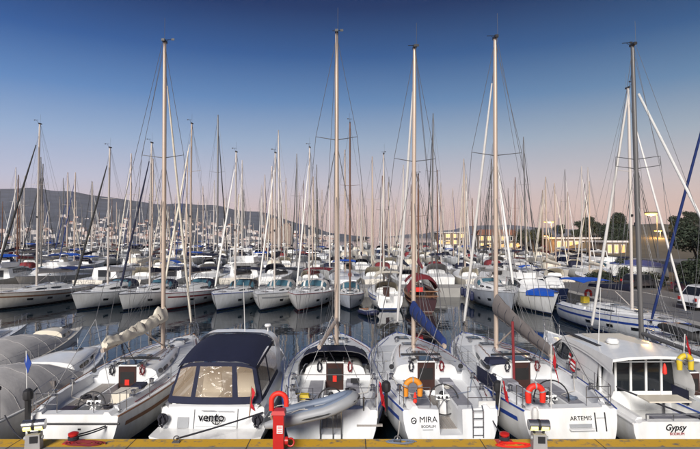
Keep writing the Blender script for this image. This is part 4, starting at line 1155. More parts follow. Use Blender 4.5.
# --- cabin cruiser with hardtop and aft doors
def cruiser():
    root = thing('motorboat', 'white hardtop cabin cruiser with dark sliding doors and a pale cockpit table', 'motorboat', (9.75, 14.4, .2), (0, 0, radians(1.0)))
    L = 10.2
    h = Hull(L, 3.45, 1.0, 1.75, sw=.94, tmax=.35, pw=2.0, ks=.10, ov=.11, depth=.35, sec=.58)
    ck = dict(y0=.25, y1=2.55, open=False, cwi=1.38, fw=1.2, sole=.55, ch=.12, seat=.44)
    do, tt = deck_obj(h, M_GEL, root, ck, ns=14)
    hull_obj(h, HC if False else HW, root, 24, 9, tt, rail=M_GEL)
    y0, y1 = 2.55, 6.9
    # cabin: side walls, roof, raked windscreen
    def wall(sg, u):
        y = lerp(y0, y1, u); e = h.edge(y / L)
        xb = min(1.46, e.x - .16); xt = xb - .14
        zt = 2.42 - .05 * u - (max(0, u - .62) / .38) ** 1.6 * .75
        return Vector((sg * xb, y, e.z)), Vector((sg * xt, y, zt))
    for sg in (-1, 1):
        b = MB(); b.loft([list(wall(sg, i / 12)) for i in range(13)], flip=sg > 0); cw = obj('cabin_side', b, M_GEL, root)
        g = MB(); ro = []
        for i in range(11):
            u = lerp(.40, .97, i / 10); p, q = wall(sg, u)
            k = sin(pi * (i / 10) ** .8); lo_, hi_ = .62 - .30 * k, .62 + .26 * k
            if i in (0, 10): lo_, hi_ = .60, .64
            o_ = Vector((sg * .012, 0, 0)); ro.append([p.lerp(q, lo_) + o_, p.lerp(q, hi_) + o_])
        g.loft(ro, flip=sg > 0); obj('window', g, M_GLASS, cw)
    b = MB(); rings = []
    for i in range(9):
        u = i / 8; y = lerp(y0 - 1.0, y0 + (y1 - y0) * .66, u)
        zc = 2.52 - .02 * u + .05 * sin(pi * u); wv = 1.44 - .10 * u
        edge_drop = .26 * (1 - u) ** 2.5
        rings.append([(-wv, y, zc - .16 - edge_drop), (-wv * .97, y, zc - .03), (-wv * .6, y, zc + .04), (0, y, zc + .07), (wv * .6, y, zc + .04), (wv * .97, y, zc - .03), (wv, y, zc - .16 - edge_drop)])
    b.loft(rings); 
    b.loft([[(x, y, z - .09) for x, y, z in r] for r in rings], flip=True)
    ends = [rings[0], [(x, y, z - .09) for x, y, z in rings[0]]]; b.loft(ends, flip=True)
    ro = obj('hardtop', b, M_GEL, root, smooth=40)
    b = MB(); b.box((-1.02, 4.35, 2.575), (.16, 2.5, .03)); obj('roof_rail', b, M_BLACK, ro)
    b = MB(); b.box((.1, 4.2, 2.60), (1.5, 1.9, .03)); obj('sliding_roof', b, M_CREAM, ro)
    b = MB(); b.box((0, y0 - .86, 2.38), (2.4, .05, .03)); obj('roof_seam', b, M_GREYP, ro)
    # windscreen and foredeck trunk
    b = MB(); ws = []
    for i in range(7):
        s_ = i / 3 - 1; ws.append([(s_ * 1.28, y0 + (y1 - y0) * .66 + .05 - .15 * s_ * s_, 2.42), (s_ * 1.36, y1 + .05 - .35 * s_ * s_, 1.78)])
    b.loft(ws, flip=True); obj('windscreen', b, M_GLASS, root)
    b = MB(); rings = []
    for i in range(7):
        u = i / 6; y = lerp(y1 - .35, 9.0, u); e = h.edge(y / L); ww = min(1.38 * (1 - .6 * u ** 1.6), e.x - .2); hh = lerp(.34, .03, u)
        rings.append([(-ww, y, e.z), (-ww * .9, y, e.z + hh * .8), (0, y, e.z + hh * 1.2 + .05), (ww * .9, y, e.z + hh * .8), (ww, y, e.z)])
    b.loft(rings); obj('foredeck_trunk', b, M_GEL, root)
    # aft bulkhead: dark glass doors between pale frames, curved corner pillars
    xs = [-1.30, -.78, -.26, .26, .78, 1.22]
    for a, c in zip(xs, xs[1:]):
        b = MB(); b.box(((a + c) / 2, y0 + .03, 1.46), (c - a - .07, .03, 1.72)); obj('door', b, M_GLASS, root)
    for x_ in xs[:-1]:
        b = MB(); b.box((x_, y0 + .01, 1.46), (.07, .07, 1.76)); obj('door_frame', b, M_GEL, root)
    for sg in (-1, 1):
        b = MB(); b.loft([[(sg * (1.38 - .03 * i), y0 - .95 + .95 * ((i - 3) / 3) ** 2 * (.4 if i < 3 else .8) + .05, .9 + i * .25), (sg * (1.30 - .03 * i), y0 + .02, .9 + i * .25)] for i in range(7)], flip=sg < 0); obj('side_wing', b, M_GEL, root, smooth=60)
    # cockpit table, bench, transom lettering
    b = MB(); b.poly([(-.55, 1.05, 1.28), (.75, 1.05, 1.28), (.75, 1.7, 1.28), (-.55, 1.7, 1.28)], (0, 0, .045)); to = obj('table', b, M_CREAM, root)
    b = MB(); b.tube([(.1, 1.4, .55), (.1, 1.4, 1.28)], .05, 8); obj('table_leg', b, M_STEEL, to)
    b = MB(); b.box((.2, .48, .86), (2.0, .42, .36)); obj('bench', b, M_CUSH, root)
    b = MB(); b.tube([(-1.2, .18, 1.25), (1.2, .18, 1.25)], .02, 6)
    for x_ in (-1.2, -.4, .4, 1.2): b.tube([(x_, .18, 1.0), (x_, .18, 1.25)], .016, 5)
    obj('stern_rail', b, M_STEEL, root)
    lettering('Gypsy', .24, (-.42, .08, .90), M_LET, root, rot=(pi / 2 - .1, 0, 0), shear=.35, bold=.004)
    lettering('BODRUM', .10, (-.38, .055, .73), M_LETR, root, rot=(pi / 2 - .1, 0, 0))
    b = MB(); rings = []
    for i in range(13):
        u = i / 12 * 2 - 1; rings.append([(u * 1.6, .15, .50), (u * 1.6, -.5 + .3 * abs(u) ** 3, .50), (u * 1.58, -.5 + .3 * abs(u) ** 3, .42)])
    b.loft(rings); obj('swim_platform', b, M_GEL, root)
    # flag and lifebuoys hung from the hardtop edge
    horseshoe(root, (.86, y0 - 1.08, 2.42), M_YELLOW, .19, .085)
    flag(root, (.86, y0 - 1.0, 2.45), .85, .5, .3, lean=.1)
    b = MB(); b.lathe((.20, y0 - 1.08, 2.02), [(.02, 0), (.07, .05), (.06, .22), (.02, .36)], 8); obj('rescue_light', b, M_REDF, root)
    # ensign on a short staff at the port cabin side
    b = MB(); b.tube([(-1.62, 4.25, 1.15), (-1.60, 4.15, 2.15)], .012, 5); fo = obj('flagstaff', b, M_WIRE, root)
    b = MB(); b.loft([[(-1.60 + .04 * sin(i * 1.6), 4.15 - .085 * i, 2.12 - .05 * i), (-1.62 + .03 * cos(i * 1.3), 4.18 - .085 * i, 1.72 - .06 * i)] for i in range(6)]); obj('ensign', b, M_FLAGR, fo)
    for k in (.25, .6):
        b = MB(); b.loft([[(-1.625 + .04 * sin(i * 1.6), 4.16 - .085 * i, 2.12 - .05 * i - k * .4), (-1.63 + .04 * sin(i * 1.6), 4.17 - .085 * i, 2.05 - .05 * i - k * .4)] for i in range(6)]); obj('flag_band', b, M_WHITE, fo)
    rails(root, h, [.27, .42, .57, .70, .82, .92], 0, push=False, hgt=.55)
    b = MB(); b.lathe((-.45, 3.3, 2.62), [(.04, 0), (.20, .02), (.22, .10), (.15, .18), (.01, .20)], 14); obj('radar_dome', b, M_GEL, ro)
    b = MB(); b.tube([(-.9, 3.4, 2.6), (-.9, 3.2, 4.6)], [.02, .008], 5); obj('antenna', b, M_WHITEF, ro)
    for y_ in (3.2, 5.4): fender(root, (-1.86, y_, 1.1), .6, .13)
    return root
cruiser()

# --- covered motor cruisers on the left
def covered(label, loc, yaw, L, B, cov, y0, y1, hh, hullm=HC, F=(1.15, 1.55), letter=False, top2=None):
    root = thing('motorboat', label, 'motorboat', loc, (0, 0, yaw))
    h = Hull(L, B, F[0], F[1], sw=.92, tmax=.35, pw=2.0, ks=.12, ov=.10, depth=.35, sec=.6)
    do, tt = deck_obj(h, M_CREAM if hullm is HC else M_GEL, root, None, ns=16)
    hull_obj(h, hullm, root, 22, 8, tt, rail=M_GREYP)
    b = MB(); rings = []; n = 14
    for i in range(n + 1):
        u = i / n; y = lerp(y0, y1, u); e = h.edge(y / L)
        k = max(.0, sin(pi * (.08 + .92 * u) ** .75)) ** .6 if 0 < i < n else .02
        ww = (e.x - .10) * (1 if i not in (0, n) else .93)
        rg = []
        for j in range(15):
            s_ = j / 7 - 1; c = (1 - abs(s_) ** 2.4)
            fold = .035 * sin(j * 1.9 + i * .8) * (1 - s_ * s_) + .03 * sin(i * 2.1)
            rg.append((ww * s_, y, e.z + .03 + (hh * k) * c ** .75 + fold * k))
        rings.append(rg)
    b.loft(rings); co = obj('cover', b, cov, root, smooth=60)
    for i in (3, 6, 9, 12):
        s_ = MB(); s_.tube([Vector(p) + Vector((0, 0, .012)) for p in rings[i]], .006, 4); obj('cover_seam', s_, cov, co)
    if y1 < .8 * L:
        c2, sect, tp = coachroof_obj(h, M_CREAM if hullm is HC else M_GEL, root, y1 - .3, .9 * L, .36 * B, .42, wins=((.1, .35), (.42, .62)))
        hatch(c2, (0, lerp(y1, .9 * L, .45), tp(lerp(y1, .9 * L, .45))), .5, .5)
        if letter:
            q = h.edge((y1 + .9) / L)
            for k, (a, c, dz) in enumerate(((.2, 1.5, .30), (1.1, 1.9, .18))):
                m_ = MB()
                n_ = 7
                for i in range(n_):
                    y_ = y1 - .6 + lerp(a, c, i / n_); e = h.edge(y_ / L); m_.box((e.x + .012, y_, e.z - .62 + dz), (.012, (c - a) / n_ * .6, .07))
                obj('name_marks', m_, M_GREYP, root)
    rails(root, h, [.38, .50, .62, .74, .85, .93], 0, push=False, hgt=.6)
    for y_ in (2.2, 4.4): fender(root, (B / 2 + .12, y_, 1.0), .55, .12)
    return root, h
rA, hA = covered('cream motor cruiser under a grey canvas cockpit cover beside the sailboat with the blue pennant', (-11.75, 14.5, 0), radians(-1.5), 9.3, 3.3, M_GREYC, .15, 5.0, 1.0, hullm=HW)
b = MB(); b.tube([(1.45, .35, 1.2), (1.50, .25, 2.1)], .02, 5); b.lathe((1.5, .25, 2.1), [(.05, 0), (.06, .08), (.02, .12)], 8); obj('stern_light', b, M_BLACK, rA)
b = MB(); b.box((1.42, 2.9, 1.42), (.22, .12, .36), top=(.8, .8)); obj('canvas_bag', b, M_TAUPE, rA)
rB, hB = covered('large cream motor yacht under a long grey canvas cover with its name on the bow', (-15.2, 15.6, 0), radians(-2.0), 12.2, 3.5, M_GREYC, 3.2, 9.4, .82, F=(1.2, 1.6), letter=True)

def bowrider():
    root = thing('motorboat', 'white motorboat with black bimini hood and teal windscreen beyond the grey covered yacht', 'motorboat', (-18.9, 17.0, 0), (0, 0, radians(-3)))
    L = 11.5
    h = Hull(L, 3.4, 1.15, 1.6, sw=.92, tmax=.35, pw=2.0, ks=.12, ov=.10, depth=.35, sec=.6)
    ck = dict(y0=.3, y1=4.8, open=False, cwi=1.3, fw=.9, sole=.6, ch=.3, seat=.4)
    do, tt = deck_obj(h, M_GEL, root, ck, ns=14)
    hull_obj(h, HW, root, 22, 8, tt, rail=M_GREYP)
    coachroof_obj(h, M_GEL, root, 4.8, 10.0, 1.25, .5, wins=((.1, .4),))
    b = MB(); b.loft([[(s_ * 1.35, 5.0 - .5 * s_ * s_, 2.45), (s_ * 1.45, 6.3 - .9 * s_ * s_, 1.75)] for s_ in [i / 4 - 1 for i in range(9)]], flip=True); obj('windscreen', b, M_BGLASS, root)
    b = MB(); b.tube([(s_ * 1.35, 5.0 - .5 * s_ * s_, 2.46) for s_ in [i / 4 - 1 for i in range(9)]], .03, 5); obj('windscreen_frame', b, M_STEEL, root)
    b = MB(); rings = []
    for i in range(9):
        u = i / 8; y = lerp(1.4, 5.0, u); z = 2.95 + .35 * sin(pi * u * .9)
        rings.append([(1.4 * s_, y, z - .75 * abs(s_) ** 3) for s_ in [j / 6 - 1 for j in range(13)]])
    b.loft(rings); bo = obj('bimini', b, M_BLACK, root, smooth=60)
    for y in (1.5, 3.2, 4.9):
        t_ = MB(); t_.tube([(-1.45, 3.2, 1.4), (-1.4, y, 2.3), (1.4, y, 2.3), (1.45, 3.2, 1.4)], .018, 5); obj('bimini_frame', t_, M_STEEL, bo)
    rails(root, h, [.42, .55, .67, .78, .88, .94], 0, push=False, hgt=.6)
    return root
bowrider()

# --- two more sailboats on the right, mostly behind the cabin cruiser
r8, h8, ck8, ct8, yc8 = sailboat('white sailboat beyond the hardtop cruiser with pale furled genoa on its forestay', (12.5, 14.5, 0), yaw=radians(1.2), heel=radians(-1.3), L=11.2, B=3.5, F=(1.05, 1.45), top=14.7, mast_t=.60,
    hull=HW, boom=dict(len=3.6, cover=None, z0=2.5, z1=2.4), furl=M_WSAIL, furl_r=.075, mastm=M_MASTG, spread=(.63, .60), sp_len=.95)
b = MB(); b.tube([(.12, 6.5, 12.6), (.9, 1.6, 3.1)], .05, 7); obj('hoisted_pole', b, M_WHITEF, r8)
r9, h9, ck9, ct9, yc9 = sailboat('white sailboat with blue furled genoa and a black inflatable upside down on its foredeck', (16.45, 14.6, 0), yaw=radians(1.5), heel=0, L=12.6, B=3.7, F=(1.1, 1.5), top=15.4, mast_t=.57,
    hull=HB, boom=dict(len=4.6, cover=M_BLUE), furl=M_BLUE, furl_r=.075, mastm=M_MASTG)
dinghy('black and grey inflatable dinghy lying upside down on a sailboat foredeck', (16.3, 25.6, 2.02), (0, pi, radians(184)), L=2.4, W=1.35, r=.2, m=M_RUBBER, m2=M_GREYP)

# ------------------------------------------------------------------ things on the quay
ml = mat('lamp_glow', (.8, .75, .3), .4, emit=(1.0, .80, .16), estr=2.2, var=.02)
for px, ly in ((37, 'left'), (537, 'right')):
    X = (px - 350) / F_PX * 13.05
    lab = 'grey service pedestal with lit yellow lamp near the covered motor cruiser' if px < 100 else 'grey service pedestal with lit yellow lamp below the red horseshoe lifebuoy'
    root = thing('service_pedestal', lab, 'pedestal', (X, 13.05, QZ), (0, 0, radians(14 if px < 100 else -4)), 'service pedestals on the quay edge')
    b = MB(); b.box((0, 0, .20), (.36, .28, .40), top=(.9, .9)); obj('pedestal_body', b, mat('pedestal_grey', (.34, .33, .32), .5, var=.2), root)
    b = MB(); b.box((.03, -.140, .28), (.18, .02, .17)); obj('socket_panel', b, M_BLACK, root)
    for k in (-1, 1):
        b = MB(); b.lathe((k * .19, -.03, .30), [(.05, -.03), (.05, .03)], 8, axis='X'); obj('socket', b, M_GREYP, root)
    b = MB(); b.tube([(-.26, 0, .62), (.26, 0, .62)], .13, 16); ho = obj('lamp_hood', b, M_STEEL, root)
    b = MB(); b.tube([(-.03, 0, .62), (.03, 0, .62)], .138, 16); obj('hood_band', b, M_BLACK, ho)
    b = MB(); b.tube([(-.22, -.07, .565), (-.05, -.07, .565)], .075, 8); obj('lamp', b, ml, ho)
    b = MB(); b.tube([(.05, -.07, .565), (.22, -.07, .565)], .075, 8); obj('lamp', b, ml, ho)
    for k in (-1, 1):
        b = MB(); b.tube([(k * .10, 0, .38), (k * .16, 0, .56)], .03, 6); obj('bracket', b, M_BLACK, ho)

# red fire post with arched hose hook
X = (279.5 - 350) / F_PX * 12.85
root = thing('fire_post', 'red fire hose post with arched red pipe on top and white label', 'fire post', (X, 12.85, QZ))
b = MB(); b.box((0, 0, .50), (.27, .24, 1.00)); obj('post', b, M_RED, root)
b = MB(); b.box((0, 0, 1.03), (.36, .32, .10), top=(.84, .84)); obj('post_cap', b, M_RED, root)
b = MB(); b.box((.04, -.133, .62), (.15, .012, .20)); lb = obj('notice', b, M_WHITE, root)
for k in range(4):
    b = MB(); b.box((.04, -.141, .56 + k * .042), (.11, .006, .016)); obj('notice_line', b, M_REDF, lb)
b = MB(); pts = [(-.19, 0, 1.06)] + [(-.0 + .19 * cos(a), 0, 1.30 + .19 * sin(a)) for a in [pi - pi * i / 10 for i in range(11)]] + [(.19, 0, 1.16)]
b.tube(pts, .066, 10); obj('arched_pipe', b, M_REDF, root, smooth=60)
b = MB(); b.tube([(.16, -.02, .30), (.24, -.02, .30)], .10, 12); obj('valve', b, M_RED, root)
b = MB(); b.tube([(.30 + .09 * cos(a), -.02 + .09 * sin(a) * .3, .26 + .09 * sin(a)) for a in [2 * pi * i / 12 for i in range(12)]], .022, 5, closed=True); obj('handwheel', b, M_RED, root)

def bollard(px, label):
    X = (px - 350) / F_PX * 13.45
    root = thing('mooring_bollard', label, 'bollard', (X, 13.45, QZ), group='red mooring bollards')
    b = MB(); b.lathe((0, 0, 0), [(.17, 0), (.16, .02), (.09, .05), (.08, .16), (.13, .20), (.13, .25), (.06, .28)], 14); obj('post', b, M_RED, root, smooth=50)
    b = MB(); b.box((0, 0, .012), (.44, .30, .024)); obj('base_plate', b, M_RED, root)
    b = MB(); b.tube([(.12 * cos(a), .12 * sin(a), .08 + .012 * a / 3) for a in [2 * pi * i / 10 for i in range(31)]], .02, 5); obj('rope_turn', b, M_ROPEB, root)
    return root
bollard(76, 'red mooring bollard with dark rope behind the sailboat with the blue pennant')
bollard(503, 'red mooring bollard at the corner of the stern ladder sailboat')
def ring_bolt(px, label):
    X = (px - 350) / F_PX * 13.45
    root = thing('mooring_ring', label, 'mooring ring', (X, 13.45, QZ))
    b = MB(); b.box((0, 0, .012), (.20, .14, .024)); obj('base_plate', b, M_WIRE, root)
    b = MB(); b.tube([(.08 * cos(a), .02, .09 + .075 * sin(a)) for a in [2 * pi * i / 14 for i in range(14)]], .016, 6, closed=True); obj('ring', b, M_WIRE, root)
ring_bolt(397, 'dark iron mooring ring on the yellow edge beside the blue grey rope')
ring_bolt(178, 'dark iron mooring ring on the yellow edge behind the express cruiser')

# mooring lines
def line(label, p0, p1, sag=.12, r=.02, m=M_ROPEB, n=10):
    p0, p1 = Vector(p0), Vector(p1)
    b = MB(); b.tube([p0.lerp(p1, i / n) - Vector((0, 0, sag * 4 * (i / n) * (1 - i / n))) for i in range(n + 1)], r, 5)
    o = obj('mooring_line', b, m); tag(o, label, 'rope'); return o
bx = lambda px: (px - 350) / F_PX * 13.45
line('dark rope from the bollard to the sailboat with the blue pennant', (bx(76), 13.45, QZ + .14), (-6.95, 14.75, 1.1), .05)
line('second dark rope to the far quarter of the sailboat with the blue pennant', (bx(76), 13.45, QZ + .18), (-6.55, 16.4, 1.15), .12)
line('thick black stern rope crossing in front of the express cruiser', (bx(178), 13.45, QZ + .10), (-2.62, 15.15, 1.30), .02, .026)
line('dark rope from bollard to the ladder side of the sailboat with the orange lifebuoy', (bx(503), 13.45, QZ + .15), (4.15, 14.75, 1.25), .05)
line('pale rope from bollard to the port quarter of the sailboat with the orange lifebuoy', (bx(397), 13.45, QZ + .10), (1.45, 14.7, 1.2), .05, .018, M_ROPEW)
line('black rope slanting past the side of the hardtop cabin cruiser', (8.0, 18.6, 1.9), (10.9, 13.5, QZ + .1), .15, .03)
line('slack dark rope from the grey covered cruiser to the quay', (-10.2, 14.9, 1.3), (bx(37), 13.3, QZ + .1), .2)
b = MB()
for i in range(60):
    pass
b.tube([(bx(90) + .55 * cos(i * .42) * (1 - i / 90), 13.30 + .16 * sin(i * .42) * (1 - i / 90), QZ + .03 + .012 * (i % 6) / 3) for i in range(60)], .018, 5)
tag(obj('rope_pile', b, M_REDC), 'dark red rope coiled on the quay beside the red bollard', 'rope')
b = MB(); b.tube([(bx(500) + .5 * cos(i * .5) * (1 - i / 100) + .25, 13.2 + .13 * sin(i * .5), QZ + .03 + .012 * (i % 5) / 3) for i in range(50)], .02, 5)
tag(obj('rope_pile', b, M_REDF), 'bright red rope heaped on the quay next to the ladder sailboat', 'rope')
b = MB(); b.tube([(bx(400) + .42 * cos(i * .5) * (1 - i / 90), 13.42 + .12 * sin(i * .5), QZ + .03 + .012 * (i % 5) / 3) for i in range(55)], .016, 5)
tag(obj('rope_pile', b, M_BLUEP), 'blue grey rope coiled on the yellow quay edge', 'rope')
# gangway of the cruiser
root = thing('gangway', 'brown wooden gangway from the quay up to the hardtop cabin cruiser', 'gangway', (10.35, 14.75, 1.32), (radians(6), 0, radians(-118)))
for sg in (-1, 1):
    b = MB(); b.box((sg * .17, 1.0, 0), (.05, 2.1, .07)); obj('side_rail', b, M_TEAKB, root)
for i in range(9):
    b = MB(); b.box((0, .06 + i * .235, .03), (.30, .20, .025)); obj('plank', b, M_TEAKB, root)

# ------------------------------------------------------------------ second row, bows towards the quay (sterns on the pier)
def at_bow(px, Ybow, L, d=0):    # bow column at known depth, boat heading -Y (turned by d)
    return ((px - 350) / F_PX * Ybow - L * sin(d), Ybow + L * cos(d), 0)
R180 = pi
def row2(label, px, Yb, L, top, **k):
    d = radians(k.pop('dyaw', -9 if px < 320 else 0))
    loc = at_bow(px, Yb, L, d)
    return sailboat(label, loc, yaw=pi + d, L=L, lod=1, top=top, **k)
row2('cream hulled sailboat moored at the left with black furled genoa', -10, 43.5, 12.4, 17.6, B=4.1, F=(1.15, 1.58), hull=HC, furl=M_RUBBER, furl_r=.10, mastm=M_MASTW, bim=M_BLUE, boom=dict(cover=M_GREYC), coach_h=.5, rail=M_TEAKB)
row2('white sailboat with wide dark saloon windows and black furled genoa', 72, 43.5, 11.6, 15.2, B=4.05, F=(1.15, 1.58), hull=HW, furl=M_RUBBER, furl_r=.10, mastm=M_MASTW, hood=M_NAVY, boom=dict(cover=M_WSAIL), coach_h=.7, wins=((.06, .40), (.44, .70)), rail=M_GREYP, stripes=False)
row2('white sailboat with navy canopy and dark navy furled genoa beside the wide window sailboat', 119, 43.2, 11.4, 15.6, B=4.05, F=(1.15, 1.58), hull=HW, furl=M_NAVY, furl_r=.10, mastm=M_MASTW, hood=M_NAVY, bim=M_NAVY, coach_h=.6, rail=M_NAVY, stripes=False)
row2('white sailboat with red boot stripe and tan furled genoa', 163, 43.6, 11.8, 17.6, B=4.05, F=(1.15, 1.58), hull=HR, furl=M_SAIL, furl_r=.09, mastm=M_MAST, hood=M_NAVY, bim=M_NAVY, coach_h=.6, wins=((.2, .5),), spread=(.4, .7), rail=M_REDC)
row2('white sailboat with pale furled genoa and black covered boom', 214, 43.2, 11.2, 14.7, B=4.05, F=(1.15, 1.58), hull=HB, furl=M_WSAIL, furl_r=.09, mastm=M_MASTW, hood=M_BLACK, bim=M_NAVY, boom=dict(cover=M_BLACK), rail=M_BLUEL, stripes=False)
row2('white sailboat with grey sprayhood, black bimini and black boom cover', 258, 43.2, 11.0, 14.6, B=4.05, F=(1.15, 1.58), hull=HW, furl=M_WSAIL, furl_r=.08, mastm=M_MASTW, hood=M_GREYC, bim=M_BLACK, boom=dict(cover=M_BLACK), rail=M_GREYP)
row2('white sailboat with red bimini and white sprayhood', 296, 43.0, 11.2, 15.1, B=4.1, F=(1.15, 1.58), hull=HR, furl=M_WSAIL, furl_r=.08, mastm=M_MASTW, hood=M_WSAIL, bim=M_REDC, boom=dict(cover=M_REDC), rail=M_REDC, stripes=False)
row2('small grey white sailboat with brown wooden mast and red wrapped boom', 350, 44.0, 8.6, 17.4, B=2.9, F=(1.0, 1.4), hull=HG, furl=None, mastm=M_MASTB, boom=dict(cover=M_REDC, len=3.2), hood=M_GREYC, mast_t=.6, rail=M_TEAKB, stripes=False)
# boat lying stern to us under a cream awning
rt = sailboat('white sailboat lying stern out under a cream awning tent', (3.55, 44.5, 0), yaw=radians(2), L=9.5, B=3.3, F=(1.2, 1.5), lod=1, top=14.8, hull=HW, furl=M_WSAIL, mastm=M_MASTW, bim=M_SAIL, hood=M_SAIL, boom=dict(cover=M_WSAIL))[0]
for sg in (-1, 1):
    b = MB(); b.loft([[(0, y, 3.55), (sg * 1.0, y, 2.55)] for y in (3.4, 4.6, 5.8)], flip=sg < 0); obj('awning', b, M_SAIL, rt)
dinghy('small dark inflatable dinghy afloat behind the sailboat with the cream awning', (1.2, 43.0, .18), (0, 0, radians(200)), L=2.5, W=1.3, r=.2, m=M_NAVYF, m2=M_GREYP)
# dark red gulet style boat with red awning
def gulet():
    root = sailboat('dark wooden gulet with dark red awnings over its deck', (6.35, 42.8, 0), yaw=radians(-3), L=10.5, B=2.9, F=(1.2, 1.8), lod=1, top=12.6, hull=HK, deck=M_TEAKB, furl=None, mastm=M_MASTB, boom=dict(cover=M_REDC, z0=3.9, z1=3.7), rail=M_TEAKB, topmat=M_TEAKB, bim=None, name='gulet', cat='gulet', opent=False)[0]
    b = MB(); b.loft([[(1.4 * s_, y, 3.0 + .25 * sin(y) - 1.2 * abs(s_) ** 2.5) for s_ in [j / 5 - 1 for j in range(11)]] for y in (-.3, .6, 1.2, 2.4, 3.6, 4.6)]); obj('awning', b, M_REDC, root, smooth=60)
    b = MB(); b.loft([[(1.3 * s_, y, 2.9 - .8 * abs(s_) ** 2.5) for s_ in [j / 5 - 1 for j in range(11)]] for y in (5.2, 6.2, 7.6)]); obj('awning', b, M_REDC, root, smooth=60)
    b = MB(); b.box((0, -.25, 1.9), (2.5, .12, .08)); b.box((0, -.25, 1.5), (2.5, .08, .06)); obj('stern_gallery', b, M_TEAKB, root)
    b = MB(); b.box((-.6, -.1, 2.05), (.9, .5, .35)); obj('red_chest', b, M_REDF, root)
gulet()
rk = row2('pale grey sailboat with row of dark fenders along its side', 514, 42.0, 12.4, 16.4, rail=M_GREYP, stripes=False, B=3.9, F=(1.35, 1.8), hull=HG, furl=M_WSAIL, furl_r=.11, mastm=M_MASTW, hood=M_GREYC, bim=M_GREYC, boom=dict(cover=M_WSAIL), coach_h=.6)[0]
for y_ in (2.0, 3.4, 4.8, 6.2): fender(rk, (2.06, y_, 1.25), .85, .2, M_NAVYF)

# ------------------------------------------------------------------ motor yachts (also the pattern for the far ones)
def motoryacht(label, loc, yaw, L=11, B=3.7, lod=1, hull=HW, cover=None, fly=True, group=None, glass=M_GLASS, canvas=None, flagged=False):
    root = thing('motorboat', label, 'motorboat', loc, (0, 0, yaw), group)
    h = Hull(L, B, 1.25, 1.95, sw=.92, tmax=.35, pw=2.0, ks=.08, ov=.12, depth=.3, sec=.6)
    do, tt = deck_obj(h, M_GEL, root, None, ns=8)
    hull_obj(h, hull, root, 14 if lod < 2 else 9, 5, tt, rail=M_GREYP if lod < 2 else None)
    y0, y1 = .26 * L, .68 * L
    b = MB(); rings = []
    sec = []
    for i in range(9):
        u = i / 8; y = lerp(y0, y1, u); e = h.edge(y / L); wb = min(.40 * B, e.x - .18); hh = 1.25 * (1 - max(0, (u - .45) / .55) ** 1.5 * .93)
        sec.append((y, wb, e.z, hh))
        rings.append([(-wb, y, e.z), (-wb * .86, y, e.z + hh * .93), (-wb * .5, y, e.z + hh), (0, y, e.z + hh * 1.03), (wb * .5, y, e.z + hh), (wb * .86, y, e.z + hh * .93), (wb, y, e.z)])
    b.loft(rings); b.face(b.ring(rings[0])); cab = obj('cabin', b, M_GEL, root, smooth=35)
    for sg in (-1, 1):
        g = MB(); g.loft([[(sg * (wb * lerp(1, .86, a / .93) + .012), y, z + hh * a) for a in (.42, .86)] for y, wb, z, hh in sec[1:7]], flip=sg > 0); obj('window', g, glass, cab)
    g = MB()
    (ya, wa, za, ha), (yb, wbb, zb, hb_) = sec[4], sec[8]
    g.loft([[(s_ * wa * .82, ya + .25, za + ha * .97), (s_ * wbb * .9, yb - .15, zb + .16)] for s_ in [k / 3 - 1 for k in range(7)]], flip=True); obj('windscreen', g, glass, cab)
    d = MB(); d.box((0, y0 - .015, h.zs(.26) + .52), (B * .40, .03, .86)); obj('door', d, M_GLASS, cab)
    zt = h.zs(.4) + 1.3
    if fly:
        b = MB(); b.loft([[(-s_ * .36 * B, lerp(y0 - 1.2, y0 + 2.8, u), zt - .05), (-s_ * .34 * B, lerp(y0 - 1.25, y0 + 3.0, u), zt + .5)] for u, s_ in ((0, 1), (.6, 1), (.85, .8), (1, .35), (1, -.35), (.85, -.8), (.6, -1), (0, -1))]); obj('flybridge', b, M_GEL, root)
        b = MB(); b.box((0, y0 + .6, zt - .04), (.72 * B, 4.0, .08)); obj('flybridge_deck', b, M_GEL, root)
        a = MB(); a.tube([(-.33 * B, y0 - .8, zt), (-.30 * B, y0 - 1.2, zt + 1.3), (.30 * B, y0 - 1.2, zt + 1.3), (.33 * B, y0 - .8, zt)], .09, 6); ar = obj('radar_arch', a, M_GEL, root)
        a = MB(); a.lathe((0, y0 - 1.2, zt + 1.38), [(.05, 0), (.24, .03), (.26, .12), (.15, .2), (.01, .22)], 10); obj('radar_dome', a, M_GEL, ar)
        a = MB(); a.tube([(.3, y0 - 1.2, zt + 1.3), (.3, y0 - 1.6, zt + 4.0)], .016, 4); obj('antenna', a, M_WHITEF, ar)
    if canvas is not None:
        b = MB(); b.loft([[(.36 * B * s_, y, zt + (1.55 if fly else .45) - .3 * abs(s_) ** 3) for s_ in [k / 4 - 1 for k in range(9)]] for y in ([y0 - .9, y0 + .4, y0 + 1.7] if fly else [.15 * L - .5, .2 * L, y0 + .5])]); obj('canopy', b, canvas, root, smooth=60)
    if cover is not None:
        b = MB(); rings = []
        for i in range(6):
            u = i / 5; y = lerp(.70 * L, .97 * L, u); e = h.edge(y / L); rings.append([((e.x + .05) * s_, y, e.z + .12 + .28 * (1 - s_ * s_) * (1 - u)) for s_ in [k / 4 - 1 for k in range(9)]])
        b.loft(rings); 
        b.loft([[(s_ * (rings[i][8][0]), rings[i][8][1], rings[i][8][2] - .35 * a) for a in (0, 1)] for s_ in (1, -1) for i in range(6)][:6], flip=True)
        b.loft([[(-(rings[i][8][0]), rings[i][8][1], rings[i][8][2] - .35 * a) for a in (0, 1)] for i in range(6)])
        obj('foredeck_cover', b, cover, root, smooth=60)
    if lod < 2: rails(root, h, [.4, .55, .7, .82, .92], 1, push=False, hgt=.65)
    if flagged: flag(root, (0, .1, 1.25), 1.6, .9, .6, limp=True)
    return root
